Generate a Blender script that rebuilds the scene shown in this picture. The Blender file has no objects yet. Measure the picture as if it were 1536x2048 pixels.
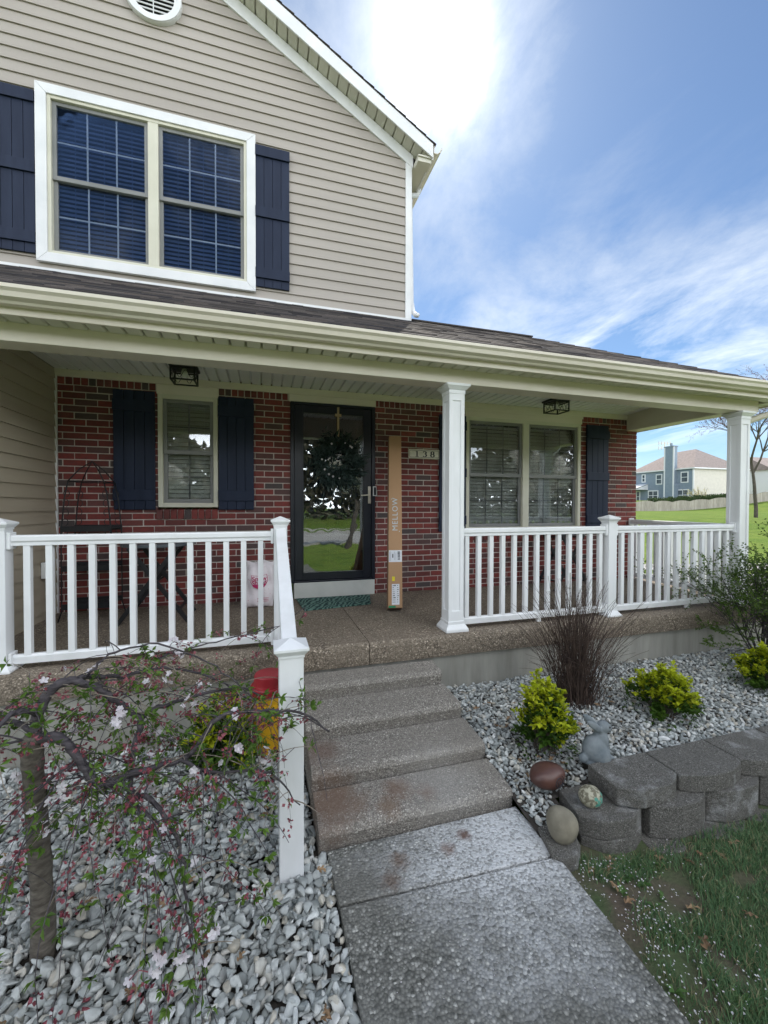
import bpy, bmesh, math, random
import numpy as np
from mathutils import Vector, Matrix
random.seed(7); rng = np.random.default_rng(7)
S = bpy.context.scene
R = math.radians
# ------------------------------------------------------------------ camera, sky, sun, exposure
cd = bpy.data.cameras.new('camera'); cam = bpy.data.objects.new('camera', cd); S.collection.objects.link(cam)
cd.sensor_fit = 'VERTICAL'; cd.sensor_height = 36.0; cd.sensor_width = 27.0
cd.lens = 814.31 / 2048 * 36.0; cd.clip_start = 0.02; cd.clip_end = 2000
def cam_axes(yaw, p, r):
    fw = Vector((math.sin(yaw)*math.cos(p), math.cos(yaw)*math.cos(p), math.sin(p)))
    rt = Vector((math.cos(yaw), -math.sin(yaw), 0)); up = rt.cross(fw)
    return rt*math.cos(r)+up*math.sin(r), up*math.cos(r)-rt*math.sin(r), fw
rt, up, fw = cam_axes(.2869, -.0156, .0021)
cam.matrix_world = Matrix(((rt.x, up.x, -fw.x, -1.8737), (rt.y, up.y, -fw.y, -4.6331), (rt.z, up.z, -fw.z, 1.0378), (0, 0, 0, 1)))
S.camera = cam
SUN_EL, SUN_AZ = R(47.2), R(23.3)          # azimuth from +Y towards +X
SD = Vector((math.sin(SUN_AZ)*math.cos(SUN_EL), math.cos(SUN_AZ)*math.cos(SUN_EL), math.sin(SUN_EL)))
sl = bpy.data.lights.new('sun', 'SUN'); sl.energy = 3.2; sl.angle = R(.55); sl.color = (1, .93, .82)
so = bpy.data.objects.new('sun', sl); S.collection.objects.link(so)
so.rotation_euler = SD.to_track_quat('Z', 'Y').to_euler()
S.view_settings.view_transform = 'Standard'; S.view_settings.look = 'None'
S.view_settings.gamma = 1; S.view_settings.exposure = 0.72
SKY_STRENGTH = .10
w = bpy.data.worlds.new('World'); S.world = w; w.use_nodes = True
nt = w.node_tree; nt.nodes.clear()
def N(t, nt, **kw):
    n = nt.nodes.new(t)
    for k, v in kw.items():
        if k.startswith('i_'):
            n.inputs[int(k[2:]) if k[2:].isdigit() else k[2:].replace('_', ' ')].default_value = v
        else: setattr(n, k, v)
    return n
def math_(nt, op, a, b=None, clamp=False):
    n = N('ShaderNodeMath', nt, operation=op, use_clamp=clamp)
    for i, x in enumerate((a, b)):
        if x is None: continue
        if isinstance(x, (int, float)): n.inputs[i].default_value = x
        else: nt.links.new(x, n.inputs[i])
    return n.outputs[0]
def mixc(nt, fac, a, b, blend='MIX'):
    n = N('ShaderNodeMix', nt, data_type='RGBA', blend_type=blend)
    for i, x in ((0, fac), (6, a), (7, b)):
        if isinstance(x, (int, float)): n.inputs[i].default_value = x
        elif isinstance(x, tuple): n.inputs[i].default_value = (*x[:3], 1)
        else: nt.links.new(x, n.inputs[i])
    return n.outputs[2]
def ramp(nt, x, *stops):
    n = N('ShaderNodeValToRGB', nt); e = n.color_ramp.elements
    while len(e) < len(stops): e.new(.5)
    for el, (p, c) in zip(e, stops):
        el.position = p; el.color = (c, c, c, 1) if isinstance(c, (int, float)) else (*c, 1)
    nt.links.new(x, n.inputs[0]); return n.outputs[0]
tc = N('ShaderNodeTexCoord', nt); L = nt.links
sky = N('ShaderNodeTexSky', nt, sky_type='NISHITA', sun_disc=False, sun_elevation=SUN_EL, sun_rotation=SUN_AZ)
sky.altitude = 100; sky.air_density = 1.0; sky.dust_density = .3; sky.ozone_density = 2.0
sep = N('ShaderNodeSeparateXYZ', nt); L.new(tc.outputs['Generated'], sep.inputs[0])
zc = math_(nt, 'ADD', math_(nt, 'MAXIMUM', sep.outputs[2], 0.02), .16)
uu = math_(nt, 'DIVIDE', sep.outputs[0], zc); vv = math_(nt, 'DIVIDE', sep.outputs[1], zc)
cmb = N('ShaderNodeCombineXYZ', nt); L.new(uu, cmb.inputs[0]); L.new(vv, cmb.inputs[1])
mp = N('ShaderNodeMapping', nt); mp.inputs['Rotation'].default_value = (0, 0, R(28)); mp.inputs['Scale'].default_value = (1.0, .55, 1); mp.inputs['Location'].default_value = (.6, 1.3, 0)
L.new(cmb.outputs[0], mp.inputs[0])
nz = N('ShaderNodeTexNoise', nt, i_Scale=2.0, i_Detail=10.0, i_Roughness=.64, i_Distortion=.5); L.new(mp.outputs[0], nz.inputs[0])
nz2 = N('ShaderNodeTexNoise', nt, i_Scale=.85, i_Detail=3.0, i_Roughness=.5); L.new(mp.outputs[0], nz2.inputs[0])
cl = math_(nt, 'MULTIPLY', ramp(nt, nz.outputs[0], (.44, 0.), (.68, 1.)), ramp(nt, nz2.outputs[0], (.36, .12), (.56, 1.)))
thin = math_(nt, 'ADD', math_(nt, 'MULTIPLY', cl, .95), .04)
# unseen bright cloud bank added opposite the sun to light the shaded facade
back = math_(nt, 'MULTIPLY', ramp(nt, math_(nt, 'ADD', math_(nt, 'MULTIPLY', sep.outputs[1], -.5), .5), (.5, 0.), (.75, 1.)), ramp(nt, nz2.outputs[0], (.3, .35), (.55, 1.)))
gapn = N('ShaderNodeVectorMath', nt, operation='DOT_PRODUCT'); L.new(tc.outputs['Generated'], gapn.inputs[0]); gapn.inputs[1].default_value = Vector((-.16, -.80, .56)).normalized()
back = math_(nt, 'MULTIPLY', back, ramp(nt, gapn.outputs['Value'], (.905, 1.), (.965, .04)))      # gap cut into the added clouds so the upper window reflects dark blue
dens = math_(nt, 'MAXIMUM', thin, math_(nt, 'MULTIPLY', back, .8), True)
dotn = N('ShaderNodeVectorMath', nt, operation='DOT_PRODUCT'); L.new(tc.outputs['Generated'], dotn.inputs[0]); dotn.inputs[1].default_value = SD
dp = math_(nt, 'MAXIMUM', dotn.outputs['Value'], 0)
glow = math_(nt, 'ADD', math_(nt, 'MULTIPLY', math_(nt, 'POWER', dp, 700), 45), math_(nt, 'MULTIPLY', math_(nt, 'POWER', dp, 110), 3.0))
glow = math_(nt, 'MULTIPLY', glow, ramp(nt, nz.outputs[0], (.33, .08), (.60, 1.)))
skyc = mixc(nt, 1., sky.outputs[0], (.54, .67, .77), 'MULTIPLY')
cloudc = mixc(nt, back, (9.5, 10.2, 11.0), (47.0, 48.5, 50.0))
lowb = ramp(nt, sep.outputs[2], (.05, 1.), (.5, .60))     # extra brightness put into the low clouds to light the porch
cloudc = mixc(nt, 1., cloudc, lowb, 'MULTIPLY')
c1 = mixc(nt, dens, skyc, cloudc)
gl = N('ShaderNodeCombineColor', nt)
for i, k in enumerate((1, .98, .93)): L.new(math_(nt, 'MULTIPLY', glow, k), gl.inputs[i])
c2 = mixc(nt, 1., c1, gl.outputs[0], 'ADD')
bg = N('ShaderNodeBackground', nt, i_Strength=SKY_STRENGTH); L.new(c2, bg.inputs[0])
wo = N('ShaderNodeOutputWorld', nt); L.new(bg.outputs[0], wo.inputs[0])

# ------------------------------------------------------------------ materials
MATS = {}
def newmat(name):
    m = bpy.data.materials.new(name); m.use_nodes = True; MATS[name] = m
    nt = m.node_tree; b = nt.nodes['Principled BSDF']; return m, nt, b
def coords(nt, scale=(1, 1, 1), rot=(0, 0, 0)):
    t = N('ShaderNodeTexCoord', nt); g = N('ShaderNodeMapping', nt); g.inputs['Scale'].default_value = scale; g.inputs['Rotation'].default_value = rot
    nt.links.new(t.outputs['Object'], g.inputs[0]); return g.outputs[0]
def noise(nt, v, scale, detail=4., rough=.55, out=0):
    n = N('ShaderNodeTexNoise', nt, i_Scale=float(scale), i_Detail=float(detail), i_Roughness=rough); nt.links.new(v, n.inputs[0]); return n.outputs[out]
def bumpn(nt, b, h, strength=.3, dist=.01):
    n = N('ShaderNodeBump', nt, i_Strength=strength, i_Distance=dist); nt.links.new(h, n.inputs['Height']); nt.links.new(n.outputs[0], b.inputs['Normal'])
def mat(name, c, c2=None, rough=.6, scale=6., det=5., bump=0., bscale=60., bdist=.004, spec=.35, metal=0., isl=0., st=(1, 1, 1), lo=.35, hi=.68):
    m, nt, b = newmat(name); b.inputs['Roughness'].default_value = rough; b.inputs['Specular IOR Level'].default_value = spec; b.inputs['Metallic'].default_value = metal
    v = coords(nt, st); col = c
    if c2: col = mixc(nt, ramp(nt, noise(nt, v, scale, det), (lo, 0.), (hi, 1.)), c, c2)
    if isl:
        g = N('ShaderNodeNewGeometry', nt)
        mr = N('ShaderNodeMapRange', nt, i_3=1-isl, i_4=1+isl); nt.links.new(g.outputs['Random Per Island'], mr.inputs[0])
        hs = N('ShaderNodeHueSaturation', nt)
        nt.links.new(mr.outputs[0], hs.inputs['Value'])
        if isinstance(col, tuple): hs.inputs['Color'].default_value = (*col, 1)
        else: nt.links.new(col, hs.inputs['Color'])
        col = hs.outputs[0]
    if isinstance(col, tuple): b.inputs['Base Color'].default_value = (*col, 1)
    else: nt.links.new(col, b.inputs['Base Color'])
    if bump: bumpn(nt, b, noise(nt, v, bscale, 3), bump, bdist)
    return m
def leafmat(name, c, c2, isl=.3, trans=.35, rough=.5):
    m = mat(name, c, c2, rough, 9, 2, isl=isl, spec=.3)
    nt = m.node_tree; b = nt.nodes['Principled BSDF']; o = nt.nodes['Material Output']
    t = N('ShaderNodeBsdfTranslucent', nt); mx = N('ShaderNodeMixShader', nt, i_0=trans)
    src = b.inputs['Base Color'].links[0].from_socket; nt.links.new(src, t.inputs[0])
    nt.links.new(b.outputs[0], mx.inputs[1]); nt.links.new(t.outputs[0], mx.inputs[2]); nt.links.new(mx.outputs[0], o.inputs[0]); return m
SIDING = mat('siding_vinyl', (.355, .320, .283), (.405, .366, .325), .55, 1.3, 4, bump=.06, bscale=140, st=(.25, .25, 3))
SIDTAN = mat('siding_tan', (.36, .31, .235), (.41, .36, .28), .55, 1.3, 4, bump=.06, bscale=140, st=(3, .25, 3))
WHITE = mat('white_vinyl', (.80, .81, .82), (.64, .65, .64), .38, 5, 9, spec=.4, st=(1, 1, .35), lo=.45, hi=.85, bump=.03, bscale=25)
WTRIM = mat('white_trim', (.70, .71, .72), (.80, .80, .80), .45, 3, 6, bump=.04, bscale=90)
CREAM = mat('almond_aluminium', (.66, .605, .505), (.74, .69, .59), .45, 1.7, 6, st=(1.0, 1, 4), bump=.03, bscale=30)
CEIL = mat('ceiling_vinyl', (.78, .79, .78), (.82, .82, .81), .5, 2, 3)
SOFF = mat('soffit_vinyl', (.56, .545, .46), (.64, .62, .53), .5, 2, 3)
NAVY = mat('navy_paint', (.012, .019, .042), (.018, .027, .055), .5, 4, 4, bump=.08, bscale=120, st=(3, 3, .4), spec=.22)
BLACK = mat('black_paint', (.008, .011, .02), (.013, .016, .026), .3, 5, 3, spec=.5)
IRON = mat('black_iron', (.01, .011, .013), (.02, .02, .022), .5, 9, 3, spec=.4)
CHROME = mat('brushed_nickel', (.62, .58, .50), (.7, .66, .6), .28, 20, 2, metal=1.)
BRASS = mat('aged_brass', (.55, .43, .25), (.62, .5, .3), .35, 20, 2, metal=1.)
SOLDER = mat('window_frame_almond', (.60, .58, .47), (.67, .65, .54), .4, 3, 4)
GREYFR = mat('screen_frame', (.20, .205, .20), (.25, .25, .245), .5, 3, 3)
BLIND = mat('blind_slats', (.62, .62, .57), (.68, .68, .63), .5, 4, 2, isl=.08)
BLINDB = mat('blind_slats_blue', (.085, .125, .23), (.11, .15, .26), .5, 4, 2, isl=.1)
DARK = mat('dark_room', (.02, .02, .02), None, .9)
MORTAR = mat('mortar', (.50, .45, .41), (.60, .545, .50), .9, 30, 5, bump=.4, bscale=150)
FOUND = mat('foundation_concrete', (.235, .23, .20), (.36, .35, .31), .85, 3.5, 8, bump=.25, bscale=70, st=(2.4, 2.4, .35))
THRESH = mat('threshold_paint', (.55, .56, .52), (.64, .64, .60), .5, 5, 6)
CARD = mat('cardboard', (.42, .25, .135), (.46, .28, .155), .75, 3, 4, st=(1, 1, .5))
CARDD = mat('cardboard_edge', (.27, .17, .105), (.31, .195, .12), .8, 4, 4)
PAPER = mat('label_paper', (.72, .74, .78), (.78, .79, .82), .5, 5, 2)
INK = mat('label_ink', (.03, .03, .035), None, .6)
SILVER = mat('pale_blue_print', (.50, .60, .64), (.58, .67, .70), .4, 30, 2)
YEL = mat('yellow_sticker', (.75, .62, .03), None, .5)
GRN = mat('green_tape', (.01, .22, .09), None, .4)
BAGM = mat('bag_plastic', (.66, .60, .62), (.76, .71, .73), .38, 6, 4, bump=.5, bscale=11, bdist=.02, spec=.5)
MAG = mat('magenta_print', (.42, .01, .10), None, .4)
PLAQ = mat('plaque_cream', (.60, .57, .48), (.68, .65, .56), .4, 30, 3)
MATD = None
BUCY = mat('bucket_yellow', (.58, .32, .01), (.66, .38, .015), .4, 5, 3, spec=.5)
BUCR = mat('lid_red', (.32, .012, .022), (.38, .018, .028), .4, 5, 3, spec=.5)
RABM = mat('rabbit_stone', (.13, .155, .17), (.23, .255, .265), .85, 14, 6, bump=.25, bscale=90)
BROWNR = mat('red_brown_stone', (.075, .035, .028), (.12, .055, .042), .42, 9, 5, spec=.5, bump=.1, bscale=40)
EGG = mat('tan_boulder', (.16, .145, .11), (.27, .245, .185), .75, 12, 8, bump=.3, bscale=70)
PAINTED = mat('speckled_painted_stone', (.16, .145, .10), (.42, .40, .30), .6, 60, 3, lo=.45, hi=.55)
TEAL = mat('teal_paint', (.08, .28, .22), (.15, .38, .30), .5, 40, 2)
BARK = mat('cherry_bark', (.035, .03, .034), (.105, .092, .098), .75, 30, 6, bump=.6, bscale=55, bdist=.006, st=(.5, .5, 3))
TRUNKB = mat('trunk_bark', (.065, .055, .044), (.17, .15, .125), .85, 26, 9, bump=.6, bscale=60, bdist=.005, st=(1., 1., 2.4))
TWIGL = mat('pale_twig', (.20, .165, .13), (.30, .26, .21), .7, 20, 4)
DRYST = mat('dry_stems', (.042, .027, .023), (.105, .072, .055), .75, 12, 3, isl=.5)
FARBARK = mat('maple_bark', (.085, .07, .06), (.14, .12, .105), .9, 6, 4)
BUDR = mat('red_buds', (.22, .075, .075), (.30, .13, .11), .7, 3, 2, isl=.35)
SHINGLE = None
FENCEW = mat('weathered_wood', (.29, .265, .225), (.40, .37, .32), .9, 3, 5, isl=.16, st=(3, 3, .5))
NBLUE = mat('neighbour_siding_blue', (.20, .25, .31), (.23, .28, .34), .7, 2, 2)
NBEIGE = mat('neighbour_siding_beige', (.56, .53, .47), (.62, .585, .52), .7, 2, 2)
NROOF = mat('neighbour_shingles', (.24, .20, .185), (.32, .265, .245), .9, 3, 5)
NWHITE = mat('neighbour_white', (.72, .73, .75), None, .6)
NPANE = mat('neighbour_glass', (.03, .04, .055), (.10, .12, .14), .08, .5, 2, spec=.6)
HEDGE = leafmat('hedge_leaf', (.025, .05, .014), (.05, .085, .022), .35)
OLEAF = leafmat('dead_leaf', (.20, .12, .065), (.34, .23, .13), .35, .15)
LEAFG = leafmat('young_leaf', (.075, .15, .022), (.13, .22, .035), .3)
LEAFY = leafmat('golden_leaf', (.33, .40, .012), (.50, .53, .03), .22)
LEAFD = leafmat('old_green_leaf', (.035, .085, .012), (.085, .16, .02), .35)
BUSHL = leafmat('bush_leaf', (.06, .12, .018), (.13, .21, .035), .35)
WREATHL = leafmat('wreath_leaf', (.018, .035, .032), (.05, .075, .068), .4, .12, .45)
PETAL = leafmat('white_petal', (.72, .66, .70), (.80, .78, .80), .1, .35)
PINKB = leafmat('pink_bud', (.20, .050, .068), (.36, .12, .14), .3, .2)
BLOSSOM = leafmat('tree_blossom', (.62, .60, .55), (.74, .72, .68), .15, .3)
WEED = leafmat('weed_leaf', (.05, .12, .025), (.10, .19, .05), .25)
GRASSB = leafmat('grass_blade', (.05, .1, .04), (.1, .16, .06), .4, .3)
def straw_(m):
    nt = m.node_tree; c = ramp(nt, N('ShaderNodeNewGeometry', nt).outputs['Random Per Island'], (0, (.065, .14, .06)), (.5, (.12, .215, .095)), (.84, (.175, .27, .12)), (.90, (.26, .23, .12)), (1., (.36, .32, .19)))
    for n in list(nt.nodes):
        if n.type in ('BSDF_PRINCIPLED', 'BSDF_TRANSLUCENT'): nt.links.new(c, n.inputs[0])
straw_(GRASSB)
PLASTW = mat('white_plastic', (.70, .71, .70), None, .35)
TABLEG = mat('table_top_grey', (.06, .07, .08), (.10, .11, .12), .35, 6, 4)
ASPH = mat('street_concrete', (.33, .32, .30), (.42, .41, .385), .9, .6, 6, bump=.2, bscale=40)
KERB = mat('kerb_concrete', (.36, .35, .33), (.45, .44, .42), .9, 1.5, 5)
BEDSOIL = mat('bed_soil', (.035, .03, .026), (.09, .08, .07), .95, 20, 5, bump=.6, bscale=60, bdist=.01)

def islandcolor(nt, stops):
    g = N('ShaderNodeNewGeometry', nt)
    return ramp(nt, g.outputs['Random Per Island'], *stops)
def brick_mat():
    m, nt, b = newmat('brick'); b.inputs['Roughness'].default_value = .85; b.inputs['Specular IOR Level'].default_value = .2
    c = islandcolor(nt, ((0, (.135, .046, .042)), (.3, (.19, .049, .045)), (.55, (.25, .055, .048)), (.74, (.135, .066, .062)), (.88, (.085, .076, .075)), (1., (.30, .068, .054))))
    v = coords(nt); n = noise(nt, v, 34, 6)
    c = mixc(nt, ramp(nt, n, (.35, 0.), (.75, .55)), c, (.085, .052, .05))
    nt.links.new(c, b.inputs['Base Color']); bumpn(nt, b, noise(nt, v, 120, 4), .5, .004); return m
BRICK = brick_mat()
def stone_mat(name, stops, nsc=40):
    m, nt, b = newmat(name); b.inputs['Roughness'].default_value = .72; b.inputs['Specular IOR Level'].default_value = .3
    c = islandcolor(nt, stops); v = coords(nt)
    c = mixc(nt, ramp(nt, noise(nt, v, nsc, 6), (.4, 0.), (.72, .5)), c, (.27, .285, .275)); c = mixc(nt, ramp(nt, noise(nt, v, 2.6, 6, .65), (.46, 0.), (.70, .40)), c, (.20, .185, .155))
    nt.links.new(c, b.inputs['Base Color']); bumpn(nt, b, noise(nt, v, 90, 4), .35, .004); return m
GRAVEL = stone_mat('marble_gravel', ((0, (.22, .24, .235)), (.16, (.33, .355, .35)), (.5, (.50, .525, .515)), (.8, (.65, .67, .655)), (.92, (.50, .455, .37)), (1., (.80, .81, .80))))
def aggregate(name, base, dark, light, scale=85., stains=None, patch=None, bs=.5, white=.12, spots=(), coarse=False):
    m, nt, b = newmat(name); b.inputs['Roughness'].default_value = .82; b.inputs['Specular IOR Level'].default_value = .25
    v = coords(nt)
    vo = N('ShaderNodeTexVoronoi', nt, i_Scale=scale); nt.links.new(v, vo.inputs[0])
    sp = N('ShaderNodeSeparateColor', nt); nt.links.new(vo.outputs['Color'], sp.inputs[0])
    c = ramp(nt, sp.outputs[0], (0, dark), (.45, base), (.8, base), (1-white*.3, light), (1., tuple(min(1, x*1.6) for x in light)))
    edge = ramp(nt, vo.outputs['Distance'], (.25, 1.), (.75, .45))
    c = mixc(nt, 1., c, edge, 'MULTIPLY')
    c = mixc(nt, ramp(nt, noise(nt, v, 3.2, 7), (.35, 0.), (.7, .6)), c, tuple(x*.62 for x in base))
    if patch:
        col, sc, lo, hi, amt = patch
        c = mixc(nt, math_(nt, 'MULTIPLY', ramp(nt, noise(nt, v, sc, 8, .65), (lo, 0.), (hi, amt)), ramp(nt, sp.outputs[1], (.2, .45), (.7, 1.))), c, col)
    if stains:
        col, sc, lo, hi, amt = stains
        c = mixc(nt, ramp(nt, noise(nt, v, sc, 6, .6), (lo, 0.), (hi, amt)), c, col)
    for (px, py, pz), rad, col, amt, pebble in spots:      # stains left where water and salt stood
        d = N('ShaderNodeVectorMath', nt, operation='DISTANCE'); nt.links.new(v, d.inputs[0]); d.inputs[1].default_value = (px, py, pz)
        k_ = math_(nt, 'ADD', math_(nt, 'DIVIDE', d.outputs['Value'], rad), math_(nt, 'MULTIPLY', math_(nt, 'SUBTRACT', noise(nt, v, 2.2/rad, 7, .7), .5), 1.5))
        fac = ramp(nt, k_, (.25, amt), (1., 0.))
        if pebble: fac = math_(nt, 'MULTIPLY', fac, ramp(nt, sp.outputs[1], (.15, .35), (.6, 1.)))
        c = mixc(nt, fac, c, col)
    nt.links.new(c, b.inputs['Base Color'])
    inv = math_(nt, 'SUBTRACT', 1, vo.outputs['Distance'])
    if coarse: inv = math_(nt, 'ADD', inv, math_(nt, 'MULTIPLY', noise(nt, v, 24, 6, .65), 5.0))
    bumpn(nt, b, inv, bs, .006); return m
AGGP = aggregate('aggregate_porch', (.32, .265, .205), (.13, .105, .08), (.52, .44, .35), 105)
AGGS = aggregate('aggregate_steps', (.365, .335, .295), (.17, .155, .138), (.54, .51, .46), 150, stains=((.16, .10, .075), 5.5, .66, .80, .5), bs=.4, spots=[((x+1.12, y+2.2, z+.5), r, c, a, False) for x, y, z, r, c, a in ((-1.55, -2.60, -.47, .22, (.17, .10, .065), .7), (-1.57, -2.30, -.38, .16, (.14, .085, .065), .65), (-1.20, -2.60, -.47, .10, (.15, .08, .05), .7), (-1.28, -2.70, -.47, .08, (.17, .10, .06), .6), (-1.05, -2.66, -.47, .07, (.15, .08, .055), .6), (-.95, -2.62, -.47, .30, (.36, .35, .33), .4))])
AGGW = aggregate('aggregate_walk', (.25, .248, .225), (.105, .107, .095), (.44, .435, .40), 92, stains=((.13, .085, .065), 7.5, .70, .80, .6), bs=.9, white=.25, spots=[((-.88, -3.0, -.55), .62, (.60, .61, .62), .85, True), ((-.72, -2.92, -.55), .30, (.66, .67, .68), .8, True), ((-1.3, -2.93, -.55), .065, (.15, .09, .06), .65, False), ((-1.06, -2.93, -.55), .05, (.16, .09, .06), .65, False), ((-.95, -2.88, -.55), .045, (.13, .06, .04), .8, False), ((-1.36, -3.01, -.55), .06, (.14, .08, .055), .8, False), ((-1.46, -3.0, -.55), .22, (.16, .155, .14), .5, False)])
BLOCKM = aggregate('wall_block', (.245, .235, .212), (.12, .114, .103), (.38, .365, .335), 240, coarse=True, patch=((.56, .57, .57), 5.2, .55, .72, .85), bs=.9)

def shingle_mat():
    m, nt, b = newmat('asphalt_shingle'); b.inputs['Roughness'].default_value = .9; b.inputs['Specular IOR Level'].default_value = .2
    c = islandcolor(nt, ((0, (.030, .028, .032)), (.35, (.062, .054, .052)), (.7, (.10, .086, .078)), (1., (.155, .13, .115))))
    v = coords(nt); c = mixc(nt, ramp(nt, noise(nt, v, 260, 3), (.35, 0.), (.7, .7)), c, (.035, .034, .038))
    nt.links.new(c, b.inputs['Base Color']); bumpn(nt, b, noise(nt, v, 300, 3), .5, .003); return m
SHINGLE = shingle_mat()
def glass_mat(name, refl=.16, tint=(.80, .84, .84), wav=.012, rgh=.0):
    m, nt, b = newmat(name); nt.nodes.remove(b); o = nt.nodes['Material Output']
    g = N('ShaderNodeBsdfGlossy', nt); g.inputs['Roughness'].default_value = rgh; g.inputs[0].default_value = (.95, .97, 1, 1)
    t = N('ShaderNodeBsdfTransparent', nt); t.inputs[0].default_value = (*tint, 1)
    f = N('ShaderNodeFresnel', nt, i_IOR=1.5); mx = N('ShaderNodeMixShader', nt)
    fac = math_(nt, 'ADD', math_(nt, 'MULTIPLY', f.outputs[0], 1.0), refl, True)
    bm = N('ShaderNodeBump', nt, i_Strength=.5, i_Distance=wav); nt.links.new(noise(nt, coords(nt), 3.5, 2), bm.inputs['Height']); nt.links.new(bm.outputs[0], g.inputs['Normal'])
    nt.links.new(fac, mx.inputs[0]); nt.links.new(t.outputs[0], mx.inputs[1]); nt.links.new(g.outputs[0], mx.inputs[2]); nt.links.new(mx.outputs[0], o.inputs[0]); return m
GLASS = glass_mat('window_glass', .06, (.88, .9, .9), .002, .012)
GLASSU = glass_mat('upper_window_glass', .0, (.8, .84, .9), .003)
GLASSD = glass_mat('storm_door_glass', .16, (.72, .78, .78), .002, .008)
def lawn_mat():
    m, nt, b = newmat('lawn_turf'); b.inputs['Roughness'].default_value = .95; b.inputs['Specular IOR Level'].default_value = .15
    v = coords(nt)
    c = mixc(nt, ramp(nt, noise(nt, v, .35, 8, .7), (.35, 0.), (.65, 1.)), (.10, .185, .018), (.185, .24, .04))
    c = mixc(nt, ramp(nt, noise(nt, v, 1.7, 9, .75), (.42, 0.), (.62, .75)), c, (.06, .12, .012)); c = mixc(nt, ramp(nt, noise(nt, v, 14, 4), (.5, 0.), (.7, .6)), c, (.20, .21, .07))
    nt.links.new(c, b.inputs['Base Color']); bumpn(nt, b, noise(nt, v, 40, 4), .8, .03); return m
LAWN = lawn_mat()
YARD = mat('yard_soil_and_moss', (.105, .082, .06), (.06, .095, .035), .95, 5, 7, bump=.7, bscale=70, bdist=.012)
def mat_door():
    m, nt, b = newmat('doormat_fern'); b.inputs['Roughness'].default_value = .95
    v = coords(nt, (1, 1, 1), (0, 0, .5)); wv = N('ShaderNodeTexWave', nt, i_Scale=7., i_Distortion=12., i_Detail=3.); nt.links.new(v, wv.inputs[0])
    nt.links.new(mixc(nt, ramp(nt, wv.outputs['Fac'], (.35, 0.), (.7, 1.)), (.012, .05, .045), (.13, .24, .20)), b.inputs['Base Color']); bumpn(nt, b, noise(nt, v, 300, 2), .6, .003); return m
MATD = mat_door()

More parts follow.
